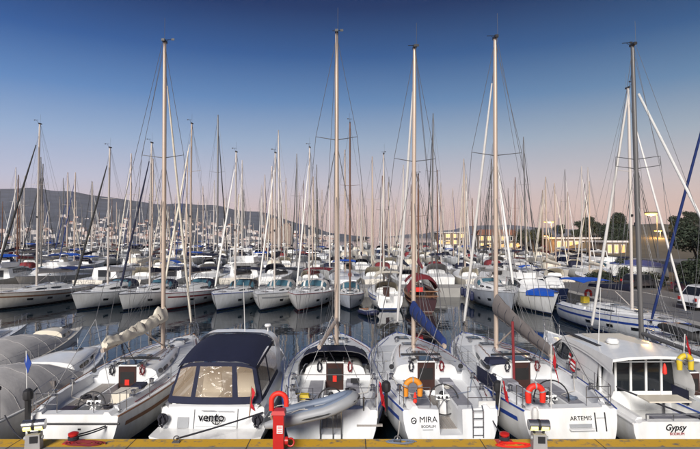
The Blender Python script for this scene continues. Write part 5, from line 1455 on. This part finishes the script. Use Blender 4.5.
motoryacht('white flybridge motor yacht with bright blue cover over its foredeck', at_bow(553, 40.5, 11.5), pi + radians(2), 11.5, 3.6, cover=M_BLUEC, flagged=True, canvas=M_GREYC)
motoryacht('small dark hulled motorboat with navy canopy by the road quay', at_bow(573, 44.5, 8.5), pi + radians(-3), 8.5, 2.6, hull=HN, fly=False, canvas=M_NAVY)
rn = sailboat('white sailboat with blue bimini and orange lifebuoy alongside the road quay', (17.7, 40.3, 0), yaw=pi + radians(7.5), L=12, B=3.7, F=(1.25, 1.6), lod=1, top=16.5, mast_t=.60, hull=HB, furl=M_WSAIL, mastm=M_MASTW, bim=M_BLUEC, boom=dict(cover=M_NAVY), wins=((.15, .5),))[0]
horseshoe(rn, (-1.4, .25, 2.0), M_REDF, .24, .1)
b = MB(); b.box((-.7, .9, 1.6), (.5, .4, .5)); obj('stern_locker', b, M_YELLOW, rn)

# ------------------------------------------------------------------ third row and the far fleet: copies of patterns
def clear(o):
    for c in o.children_recursive: bpy.data.objects.remove(c)
    bpy.data.objects.remove(o)
protos = []
def proto_sail(label, group, **k):
    r = sailboat(label, (0, 0, 0), lod=2, group=group, **k)[0]; protos.append(r); return r
PS = [
 proto_sail('white sailboat with navy boom cover and sprayhood in the crowded far marina', 'far sailboats with navy canvas', L=11.5, B=3.7, F=(1.25, 1.65), top=15.5, hull=HW, furl=M_WSAIL, furl_r=.075, mastm=M_MASTW, boom=dict(cover=M_NAVY), hood=M_NAVY),
 proto_sail('white sailboat with blue boom cover and bimini in the crowded far marina', 'far sailboats with blue canvas', L=12.0, B=3.8, F=(1.25, 1.7), top=16.6, hull=HB, furl=M_BLUE, furl_r=.075, mastm=M_MAST, boom=dict(cover=M_BLUE), bim=M_BLUEC),
 proto_sail('white sailboat with cream boom cover and tan mast in the crowded far marina', 'far sailboats with cream canvas', L=10.6, B=3.5, F=(1.2, 1.6), top=14.0, hull=HC, furl=M_SAIL, furl_r=.075, mastm=M_MAST, boom=dict(cover=M_SAIL), hood=M_SAIL),
 proto_sail('white sailboat with black genoa and grey sprayhood in the crowded far marina', 'far sailboats with black genoas', L=12.6, B=3.9, F=(1.3, 1.75), top=17.6, hull=HW, furl=M_RUBBER, furl_r=.075, mastm=M_MASTG, boom=dict(cover=M_GREYC), hood=M_GREYC, bim=M_NAVY),
 proto_sail('white sailboat with wooden mast and red boom cover in the crowded far marina', 'far sailboats with wooden masts', L=11.0, B=3.6, F=(1.2, 1.7), top=15.0, hull=HR, furl=M_WSAIL, furl_r=.075, mastm=M_MASTB, boom=dict(cover=M_REDC), hood=M_REDC),
 proto_sail('dark navy hulled sailboat with white boom cover in the crowded far marina', 'far navy hulled sailboats', L=12.4, B=3.8, F=(1.3, 1.75), top=18.0, hull=HN, furl=M_WSAIL, furl_r=.075, mastm=M_MASTG, boom=dict(cover=M_WSAIL), hood=M_NAVY),
]
PM = [
 motoryacht('white flybridge motor yacht with cream canopy in the crowded far marina', (0, 0, 0), 0, 12.0, 3.9, lod=2, group='far motor yachts with cream canopies', canvas=M_SAIL),
 motoryacht('white motorboat with blue canopy in the crowded far marina', (0, 0, 0), 0, 9.5, 3.3, lod=2, fly=False, group='far motorboats with blue canopies', canvas=M_BLUEC),
 motoryacht('cream motor yacht with teal windscreen in the crowded far marina', (0, 0, 0), 0, 13.0, 4.2, lod=2, hull=HC, glass=M_BGLASS, group='far cream motor yachts'),
]
rnd = random.Random(21)
used = set()
def place(pro, x, y, yaw, sc):
    if pro.name not in used:
        used.add(pro.name); o = pro
    else: o = copy_tree(pro)
    o.location = (x, y, 0); o.rotation_euler = (0, radians(rnd.uniform(-.7, .7)), yaw); o.scale = (sc, sc, sc * rnd.uniform(1.0, 1.3))
    return o
def row(Y, head, x0, x1, sp, where, gap=.08, pm=.2):
    x = x0
    while x < x1:
        if rnd.random() > gap:
            pro = rnd.choice(PM) if rnd.random() < pm else rnd.choices(PS, (5, 3, 4, 3, 2, 1))[0]
            base = BASE[pro.name]
            o = place(pro, x, Y + rnd.uniform(-.6, .6), (0 if head > 0 else pi) + radians(rnd.uniform(-3, 3)), rnd.uniform(.86, 1.08))
            o['label'] = base[0] + ' ' + where; o['group'] = base[1] + ' ' + where
        x += sp * rnd.uniform(.92, 1.12)
BASE = {p_.name: (p_['label'].replace(' in the crowded far marina', ''), p_['group']) for p_ in PS + PM}
# (stern depth, heading, x range, spacing)
row(58.9, 1, -26, 20, 4.0, 'behind the first pier', gap=.05, pm=.06)
row(61.5, 1, 22.5, 40, 4.6, 'beyond the road quay', gap=.1, pm=.75)
row(83, -1, -64, 46, 4.3, 'bow out on the second pier', pm=.2)
row(87.5, 1, -68, 47, 4.6, 'behind the second pier', pm=.1)
row(122, -1, -90, 56, 4.9, 'bow out on the third pier', pm=.16)
row(126.5, 1, -93, 58, 5.2, 'behind the third pier', pm=.08)
row(166, -1, -118, 58, 5.9, 'bow out on the fourth pier', pm=.12)
row(170.5, 1, -122, 54, 6.2, 'behind the fourth pier', pm=.06)
row(212, -1, -150, 50, 7.4, 'bow out on the fifth pier', pm=.1)
row(262, -1, -180, 50, 8.4, 'anchored beyond the piers', pm=.1)
row(330, 1, -225, 50, 10.5, 'off the town shore', pm=.05)
motoryacht('cream motor yacht with bright blue canvas over its bow', (-44.5, 59.5, 0), radians(-4), 13, 4.2, hull=HC, cover=M_BLUEC, canvas=M_BLUEC)
motoryacht('cream motor yacht with bright blue canopy beyond the left end of the pier', (-38.5, 71.5, 0), pi, 14, 4.4, hull=HC, cover=None, canvas=M_BLUEC, glass=M_BGLASS)
motoryacht('long cream motor yacht with low dark side windows behind the pier', (-31.5, 60.0, 0), radians(-6), 13.5, 4.2, hull=HC, fly=False)
for p_ in PS + PM:
    if p_.name not in used: clear(p_)
for k, (Y, a, c) in enumerate(((85.2, -70, 50), (124.2, -96, 60), (168.2, -124, 55.5), (213.6, -152, 53))):
    slab('pier', [(a, Y - 1.4), (c, Y - 1.4), (c, Y + 1.4), (a, Y + 1.4)], -1, .8, M_PIER)

# ------------------------------------------------------------------ hills, town, right shore
def hnoise(x, y, s):
    return sin(x / s + 1.3 * sin(y / s * .7)) * .5 + .3 * sin(x / s * 2.3 + 1.1) * cos(y / s * 1.9) + .2 * sin(x / s * 5.1 + y / s * 3.7)
def interp(tab, x):
    if x <= tab[0][0]: return tab[0][1]
    for (a, va), (c, vc) in zip(tab, tab[1:]):
        if x <= c:
            u = (x - a) / (c - a); u = u * u * (3 - 2 * u); return lerp(va, vc, u)
    return tab[-1][1]
RID = [(-1800, 120), (-1150, 148), (-1000, 146), (-860, 138), (-700, 118), (-560, 104), (-430, 96), (-280, 74), (-140, 42), (-40, 14), (60, 0)]
def hill_z(X, Y):
    u = max(0, min(1, (Y - 640) / 860)); r = interp(RID, X * (1500 / max(Y, 700)) if Y < 1500 else X)
    return -1 + 3.2 * min(1, u * 12) + r * u ** 1.15 + hnoise(X, Y, 90) * 6 * u
b = MB(); rings = []
for j in range(22):
    Y = lerp(640, 1500, j / 19) if j < 20 else 1500 + (j - 19) * 250
    k = 1 if j < 20 else .6
    rings.append([(X, Y, hill_z(X, Y) * k) for X in [lerp(-1700, 60, i / 90) * (Y / 1500 if Y < 1500 else 1) - 40 * (1 - min(Y, 1500) / 1500) for i in range(91)]])
b.loft(rings)
M_HILL = mat('hazed_scrub_hillside', (0.085, 0.10, 0.125), 0.95, var=0.8, scale=.018, bump=.5, bscale=.06)  # scrub shifted to blue-grey, distance haze painted into the colour
struct('hill', b, M_HILL, smooth=80)
b = MB(); rings = []
RF = [(200, 0), (420, 20), (620, 46), (820, 74), (1000, 80), (1250, 66), (1500, 50), (1900, 44), (2400, 30)]
for j in range(6):
    Y = 2700 + j * 120; u = sin(pi / 2 * j / 5)
    rings.append([(X, Y, -2 + (interp(RF, X) + 5 * hnoise(X, Y, 120)) * u) for X in [lerp(200, 2400, i / 70) for i in range(71)]])
b.loft(rings); struct('hill', b, M_HILL, smooth=80)

# town on the hillside: white cube houses, each its own thing
M_PLAST = mat('white_plaster', (0.74, 0.68, 0.64), 0.9, var=0.12, scale=.3)
M_PLAST2 = mat('rose_plaster', (0.60, 0.46, 0.41), 0.9, var=0.12, scale=.3)
M_WIN = mat('house_window', (0.03, 0.03, 0.04), 0.2, var=0.2)
M_TILE = mat('roof_tiles', (0.30, 0.13, 0.08), 0.8, var=0.3, scale=1.5)
def house(kind):
    b = MB()
    if kind == 0: parts = [((0, 0, 3.2), (10, 9, 6.4)), ((-2, 0, 7.4), (6, 9, 2.6))]
    elif kind == 1: parts = [((0, 0, 4.6), (13, 9, 9.2))]
    elif kind == 2: parts = [((0, 0, 1.8), (9, 8, 3.6)), ((7, 1, 2.8), (7, 8, 5.6))]
    else: parts = [((0, 0, 3.2), (9, 8, 6.4))]
    for c, d in parts:
        b.box(c, d)
        b.box((c[0], c[1], c[2] + d[2] / 2 + .2), (d[0] + .5, d[1] + .5, .4))
        nz = int(d[2] // 2.9)
        for k in range(nz):
            for i in range(int(d[0] // 2.6)):
                x = c[0] - d[0] / 2 + 1.5 + i * 2.6; b.box((x, c[1] - d[1] / 2 - .03, c[2] - d[2] / 2 + 1.7 + k * 2.9), (1.1, .12, 1.3), m=1)
    if kind == 3:
        b.poly([(-5, -4.6, 6.5), (5, -4.6, 6.5), (5, 0, 8.6), (-5, 0, 8.6)], (0, 0, .25), m=2); b.poly([(-5, 0, 8.6), (5, 0, 8.6), (5, 4.6, 6.5), (-5, 4.6, 6.5)], (0, 0, .25), m=2)
    return b
HM = [mesh_of('house', house(k), [pl, M_WIN, M_TILE], 0) for k in range(4) for pl in (M_PLAST, M_PLAST2)]
HLAB = ['white two storey house with a roof room on the far hillside', 'rose two storey house with a roof room on the far hillside', 'long white three storey block on the far hillside', 'long rose three storey block on the far hillside',
        'low white house with a taller wing on the far hillside', 'low rose house with a taller wing on the far hillside', 'white house with red tiled roof on the far hillside', 'rose house with red tiled roof on the far hillside']
rh = random.Random(5)
for i in range(330):
    Y = 660 + 300 * rh.random() ** 1.5
    px = rh.uniform(-5, 338)
    X = (px - 350) / F_PX * Y
    dens = 1 if 60 < px < 330 else .5
    if rh.random() > dens: continue
    if Y > 800 and (px < 60 or px > 300): continue
    k = rh.choices(range(8), (4, 2, 3, 2, 4, 2, 2, 1))[0]
    o = obj('house', HM[k], None, loc=(X, Y, hill_z(X, Y) - 1.2), rot=(0, 0, rh.uniform(-.5, .5)))
    o.scale = [rh.uniform(.42, .68)] * 3
    tag(o, HLAB[k], 'house', 'far hillside houses, ' + HLAB[k].replace(' on the far hillside', ''))
# castle tower at the end of the town
b = MB(); b.box((0, 0, 9), (30, 22, 18)); b.box((-7, 0, 21), (11, 12, 14)); b.box((9, 0, 18), (9, 12, 8))
for x0, x1, z in ((-15, 15, 18), (-12.5, -1.5, 28), (4.5, 13.5, 22)):
    x = x0 + .8
    while x < x1: b.box((x, -6 if z > 18 else -11 + .5, z + .7), (1.3, 1.0, 1.6)); x += 2.6
for x, z in ((-9, 22), (-5, 22), (-9, 12), (2, 12), (10, 16)): b.box((x, -11.05 if z < 17 else -6.05, z), (1.2, .2, 2.4), m=1)
o = obj('castle', b, [mat('castle_stone', (.36, .27, .22), .9, var=.25, scale=.4), M_WIN], loc=(-86, 610, -1), smooth=0)
tag(o, 'rose stone castle with two towers at the end of the town', 'castle')

# right shore
b = MB(); rings = []
def mound(X, Y): return 1.1 + 9.5 * math.exp(-((X - 125) / 46) ** 4) * math.exp(-((Y - 190) / 45) ** 2) * (1 + .12 * hnoise(X, Y, 9))
for j in range(21):
    Y = lerp(120, 280, j / 20); rings.append([(X, Y, mound(X, Y) + (.02 if 0 < i < 40 and 0 < j < 20 else -.3)) for i, X in enumerate([lerp(72, 240, i / 40) for i in range(41)])])
b.loft(rings); struct('terrain', b, mat('dry_ground', (.12, .10, .07), .95, var=.4, scale=.2), smooth=80)

def leaf_mesh(name, lobes, n, size, mats, seed, flat=1.0):
    r = random.Random(seed); b = MB()
    tot = sum(q[3] ** 2 for q in lobes)
    for (cx, cy, cz, rr) in lobes:
        for _ in range(int(n * rr * rr / tot)):
            d = Vector((r.gauss(0, 1), r.gauss(0, 1), r.gauss(0, 1))).normalized() * rr * (r.random() ** .28) * r.uniform(.85, 1.1)
            d.z *= flat
            p = Vector((cx, cy, cz)) + d
            nrm = (d.normalized() + Vector((r.uniform(-.8, .8), r.uniform(-.8, .8), r.uniform(-.3, .9)))).normalized()
            u = nrm.orthogonal().normalized(); v = nrm.cross(u); a = r.uniform(0, 6.28)
            u, v = u * cos(a) + v * sin(a), v * cos(a) - u * sin(a)
            s_ = size * r.uniform(.6, 1.3)
            q = b.ring([p - u * s_, p - v * s_ * .45, p + u * s_, p + v * s_ * .45]); b.face(q, 0 if r.random() < .65 else 1)
    return mesh_of(name, b, mats, 0)
M_LEAF = mat('dark_leaves', (.020, .032, .016), .7, var=.4, scale=1.2)
M_LEAF2 = mat('olive_leaves', (.035, .045, .022), .7, var=.4, scale=1.2)
M_BARK = mat('bark', (.07, .05, .035), .9, var=.4, scale=6, bump=.5, bscale=12)
def tree(label, loc, hgt, rad, n, size, seed, trunk=.35, name='tree', group=None, flat=.9, cat='tree'):
    r = random.Random(seed); root = thing(name, label, cat, loc, (0, 0, r.uniform(0, 6)), group)
    tb = MB(); th = hgt * trunk
    tb.tube([(0, 0, -.2), (.05, 0, th * .6), (.1, .05, hgt * .75)], [rad * .09, rad * .07, rad * .03], 7)
    lob = []
    for i in range(11):
        a = r.uniform(0, 6.28); q = rad * r.uniform(.2, .72); z = lerp(th + rad * .15, hgt - rad * .35, r.random())
        lob.append((q * cos(a), q * sin(a), z, rad * r.uniform(.30, .50)))
        tb.tube([(.05, 0, th * .6 + .1), (q * cos(a) * .6, q * sin(a) * .6, lerp(th, z, .7)), (q * cos(a), q * sin(a), z)], [rad * .05, rad * .03, rad * .01], 5)
    obj('trunk', tb, M_BARK, root); obj('crown', leaf_mesh('crown', lob, n, size, [M_LEAF, M_LEAF2], seed, flat), None, root)
    return root
tree('round clipped dark green bush at the edge of the road', (31.9, 58.2, 1.1), 3.5, 1.75, 5200, .13, 1, trunk=.15, name='bush', cat='bush')
tree('large dense dark green tree beside the road by the white car', (33.8, 47.5, 1.1), 6.6, 3.3, 14000, .16, 2, trunk=.12)
tree('broad dark tree behind the white car', (39.5, 50.0, 1.1), 7.4, 3.6, 12000, .18, 3, trunk=.12)
for i, (px, Y, hh, rr) in enumerate(((596, 59.0, 1.4, 1.1), (605, 59.0, 1.5, 1.2), (641, 56.5, 1.7, 1.3), (655, 54.5, 1.6, 1.2))):
    tree(['low hedge bush left of the round clipped bush', 'low spreading bush touching the round clipped bush', 'low hedge bush between the round bush and the blue tarpaulin', 'low dark bush before the large dense tree'][i], ((px - 350) / F_PX * Y, Y, 1.1), hh, rr, 1600, .11, 30 + i, trunk=.1, name='bush', group='low bushes along the road', cat='bush')
t0 = tree('dark pine on the low hill beyond the harbour buildings', (84, 160, mound(84, 160)), 7, 3.2, 2200, .32, 11, group='trees on the low hill')
rt_ = random.Random(9)
for i in range(34):
    X = rt_.uniform(82, 175); Y = rt_.uniform(150, 215)
    c = copy_tree(t0); c.location = (X, Y, mound(X, Y) - .1); c.rotation_euler = (0, 0, rt_.uniform(0, 6)); c.scale = [rt_.uniform(.6, 1.25)] * 3
for i, (px, Y, hh) in enumerate(((525, 185, 8.5), (533, 186, 9), (541, 188, 8), (608, 150, 9.5), (616, 152, 8.5))):
    tree(['dark rounded tree beside the lit harbour building', 'dark tall tree in the clump by the lit harbour building', 'dark small tree in the clump by the lit harbour building', 'taller dark tree behind the harbour sheds', 'dark tree behind the harbour sheds'][i], ((px - 350) / F_PX * Y, Y, 1.1), hh, 4.2, 2400, .34, 50 + i)

# lit harbour buildings
M_STONEY = mat('warm_stone', (.22, .16, .11), .9, var=.25, scale=.5, bump=.3, bscale=2)
M_LITW = mat('lit_window', (.8, .6, .3), .5, emit=(1.0, .50, .09), estr=.95, var=.1)
M_LITO = mat('lit_window_orange', (.8, .5, .2), .5, emit=(1.0, .42, .10), estr=.7, var=.1)
def harbour_building(label, px0, px1, Y, hgt, nwin, storeys, roof, seed):
    r = random.Random(seed)
    x0, x1 = (px0 - 350) / F_PX * Y, (px1 - 350) / F_PX * Y; wd = x1 - x0
    root = thing('harbour_building', label, 'building', ((x0 + x1) / 2, Y, 1.1))
    b = MB(); b.box((0, 5, hgt / 2 - .1), (wd, 10, hgt)); obj('wall', b, M_STONEY, root, smooth=0)
    b = MB()
    if roof == 'hip': b.poly([(-wd / 2 - .5, -.5, hgt - .05), (wd / 2 + .5, -.5, hgt - .05), (wd / 2 - 2, 5, hgt + 2.2), (-wd / 2 + 2, 5, hgt + 2.2)], (0, 0, .2)); b.poly([(-wd / 2 + 2, 5, hgt + 2.2), (wd / 2 - 2, 5, hgt + 2.2), (wd / 2 + .5, 10.5, hgt - .05), (-wd / 2 - .5, 10.5, hgt - .05)], (0, 0, .2))
    else: b.box((0, 5, hgt + .15), (wd + .8, 10.8, .5))
    obj('roof', b, M_TILE if roof == 'hip' else M_PLAST, root, smooth=0)
    sh = hgt / storeys
    for k in range(storeys):
        for i in range(nwin):
            x = -wd / 2 + (i + .5) * wd / nwin; z = k * sh + sh * .5
            f = MB(); f.box((x, -.03, z), (wd / nwin * .62, .12, sh * .66)); fo = obj('window', f, M_PLAST, root, smooth=0)
            f = MB(); f.box((x, -.07, z), (wd / nwin * .50, .08, sh * .54)); obj('pane', f, r.choice([M_LITW, M_LITW, M_LITO, M_GLASS]), fo, smooth=0)
    return root
harbour_building('long low harbour building with glowing yellow windows', 556, 603, 172, 4.6, 8, 1, 'flat', 1)
harbour_building('two storey harbour building with hipped tile roof beside the tree clump', 478, 521, 215, 6.0, 6, 2, 'hip', 2)
harbour_building('small pale harbour shed with flat roof next to the low hill', 606, 626, 140, 3.8, 3, 1, 'flat', 3)
harbour_building('narrow pale building behind the marina masts left of the hipped roof', 437, 466, 300, 7.5, 4, 2, 'flat', 4)

# street lamps, lit
M_LAMP = mat('sodium_lamp', (1, .7, .3), .4, emit=(1.0, .42, .07), estr=2.6, var=.01)
def street_lamp(label, px, py, Y, zb, size=.45, power=250):
    p = pix(px, py, Y); hgt = p.z - zb
    root = thing('street_lamp', label, 'street lamp', (p.x, Y, zb), group='lit street lamps')
    b = MB(); b.tube([(.9, .3, 0), (.9, .3, hgt * .96), (.6, .2, hgt + .25), (0, 0, hgt + .2)], [.11, .07, .05, .05], 8); obj('post', b, M_WIRE, root)
    b = MB(); b.box((0, 0, hgt + .18), (size * 1.9, size * 1.0, .14)); obj('lamp_housing', b, M_BLACK, root)
    b = MB(); b.lathe((0, 0, hgt - .22), [(.02, 0), (size * .7, .06), (size, .2), (size, .33)], 12); obj('lamp_globe', b, M_LAMP, root)
    l = bpy.data.lights.new('lamp_light', 'POINT'); l.energy = power; l.color = (1, .58, .2); l.shadow_soft_size = .4
    lo = bpy.data.objects.new('lamp_light', l); COL.objects.link(lo); lo.parent = root; lo.location = (0, -.1, hgt - .6)
street_lamp('tall lit street lamp by the road quay next to the mast', 651, 214, 58, 1.1, .62, 900)
street_lamp('tall lit street lamp above the glowing harbour building', 549, 222, 172, 1.1, 1.7, 6000)
street_lamp('lit street lamp on the low wooded hill', 658, 231, 158, mound(97, 158), 1.1, 2500)
street_lamp('small lit street lamp at the end of the harbour building', 546, 236, 171, 1.1, .7, 2500)

# cars on the road quay
M_CARW = mat('white_car_paint', (.72, .72, .72), .2, var=.03, coat=.6)
M_CARD = mat('dark_car_paint', (.03, .03, .035), .2, var=.1, coat=.6)
M_CARR = mat('plum_car_paint', (.12, .02, .04), .2, var=.1, coat=.6)
M_TAIL = mat('tail_lamp', (.4, .02, .02), .3, var=.1)
def car(label, loc, yaw, paint, L=4.5, W=1.85, H=1.75, group=None):
    root = thing('parked_car', label, 'car', loc, (0, 0, yaw), group)
    prof = [(0, .45), (.02, .85), (.06, H * .58), (.16, H * .97), (.28, H), (.58, H * .98), (.72, H * .62), (.93, H * .53), (.99, .75), (1.0, .42)]
    def sec(wf, inset): return [(x * L, z) for x, z in prof]
    b = MB()
    ring_pts = [(x * L, z) for x, z in prof]
    n = len(ring_pts)
    def half(z): return W / 2 * (1 if z < H * .6 else 1 - .2 * (z - H * .6) / (H * .4))
    rings = [[(sg * half(z) * k, x, z) for x, z in ring_pts] + [(sg * W / 2 * k, L, .32), (sg * W / 2 * k, 0, .32)] for sg, k in ((-1, .93), (-1, 1), (1, 1), (1, .93))]
    rings = [[(x, y, z if k in (1, 2) else z) for x, y, z in r] for k, r in enumerate(rings)]
    L0 = [[(-half(z) , x, z) for x, z in ring_pts] + [(-W / 2, L, .32), (-W / 2, 0, .32)], [(half(z), x, z) for x, z in ring_pts] + [(W / 2, L, .32), (W / 2, 0, .32)]]
    b.loft(L0, closed=True, cap0=True, cap1=True); bd = obj('body', b, paint, root, smooth=50)
    for sg in (-1, 1):
        for (a, c) in ((.13, .36), (.375, .54), (.555, .68)):
            z0, z1 = H * .63, H * .92
            top_in = .03
            q = [(sg * (half(z0) + .006), a * L - (.06 if a < .2 else 0), z0), (sg * (half(z0) + .006), c * L + (.02 if c < .6 else .0), z0), (sg * (half(z1) + .006), (c - (.05 if c > .6 else 0)) * L, z1), (sg * (half(z1) + .006), (a + (.045 if a < .2 else 0)) * L, z1)]
            g = MB(); g.poly(q, (sg * .008, 0, 0)); obj('window', g, M_GLASS, bd)
    for y0, z0, y1, z1 in ((.062, H * .62, .15, H * .92), (.71, H * .65, .60, H * .93)):
        o_ = -.012 if y0 < .3 else .012
        g = MB(); g.poly([(-half(z0) * .86, y0 * L + o_, z0), (half(z0) * .86, y0 * L + o_, z0), (half(z1) * .86, y1 * L + o_, z1), (-half(z1) * .86, y1 * L + o_, z1)], (0, o_, .004)); obj('windscreen', g, M_GLASS, bd)
    for y in (.19 * L, .80 * L):
        for sg in (-1, 1):
            t = MB(); t.lathe((sg * (W / 2 - .10), y, .34), [(.30, -.11), (.345, -.08), (.345, .08), (.30, .11)], 18, axis='X'); wo = obj('wheel', t, M_RUBBER, root)
            t = MB(); t.lathe((sg * (W / 2 - .005), y, .34), [(.20, -.02), (.2, .012), (.05, .025)], 12, axis='X'); obj('rim', t, M_STEEL, wo)
            t = MB(); t.lathe((sg * (W / 2 - .035), y, .36), [(.40, -.03), (.40, .042)], 18, axis='X'); obj('wheel_arch', t, M_BLACK, root)
    for sg in (-1, 1):
        t = MB(); t.box((sg * W * .40, -.005, .85), (.22, .05, .24)); obj('tail_light', t, M_TAIL, bd)
        t = MB(); t.box((sg * W * .36, L * .985, .78), (.34, .06, .14)); obj('headlight', t, M_WHITE, bd)
        t = MB(); t.box((sg * (W / 2 + .09), .62 * L, H * .64), (.16, .1, .12)); obj('mirror', t, paint, bd)
    t = MB(); t.box((0, -.03, .5), (W * .9, .1, .2)); obj('bumper', t, M_BLACK, bd)
    return root
car('white off road car parked on the quay by the large dark tree', (25.0, 37.2, 1.1), radians(-83), M_CARW, 4.6, 1.9, 1.85)
car('dark car parked on the road below the blue tarpaulin', (29.0, 52.5, 1.1), radians(-70), M_CARD, 4.0, 1.7, 1.5)
car('plum coloured small car parked between the bushes and the large tree', (32.3, 49.6, 1.1), radians(200), M_CARR, 3.7, 1.65, 1.5)
# tarpaulin covered boat ashore
root = thing('covered_boat', 'boat ashore under a blue tarpaulin behind the parked cars', 'boat', (36.0, 60.2 - 3.2, 1.1), (0, 0, radians(80)))
h_ = Hull(6.0, 2.2, 1.3, 1.7, sw=.9, depth=.5)
hull_obj(h_, HW, root, 12, 5).location = (0, 0, .7)
b = MB(); b.loft([[((h_.edge(u).x + .08) * s_, h_.edge(u).y, h_.zs(u) + .62 + .75 * (1 - abs(s_) ** 1.3) * sin(pi * min(.98, u * .8 + .15))) for s_ in [k / 4 - 1 for k in range(9)]] for u in [i / 8 for i in range(9)]]); obj('tarpaulin', b, M_BLUE, root, smooth=60)
for y_ in (1, 4):
    b = MB(); b.box((0, y_, .2), (1.8, .2, .55)); obj('cradle', b, M_TEAKB, root)

# ------------------------------------------------------------------ evening haze
hm = bpy.data.materials.new('haze_air'); hm.use_nodes = True
_n = hm.node_tree; _n.nodes.clear()
_o = _n.nodes.new('ShaderNodeOutputMaterial'); _v = _n.nodes.new('ShaderNodeVolumePrincipled')
_v.inputs['Color'].default_value = (0.95, 0.84, 0.88, 1); _v.inputs['Density'].default_value = 0.00010; _v.inputs['Anisotropy'].default_value = 0.0
_n.links.new(_v.outputs[0], _o.inputs['Volume'])
b = MB(); b.box((0, 2950, 79), (8100, 6300, 164))
hz = obj('haze', b, hm, smooth=0); hz['kind'] = 'stuff'
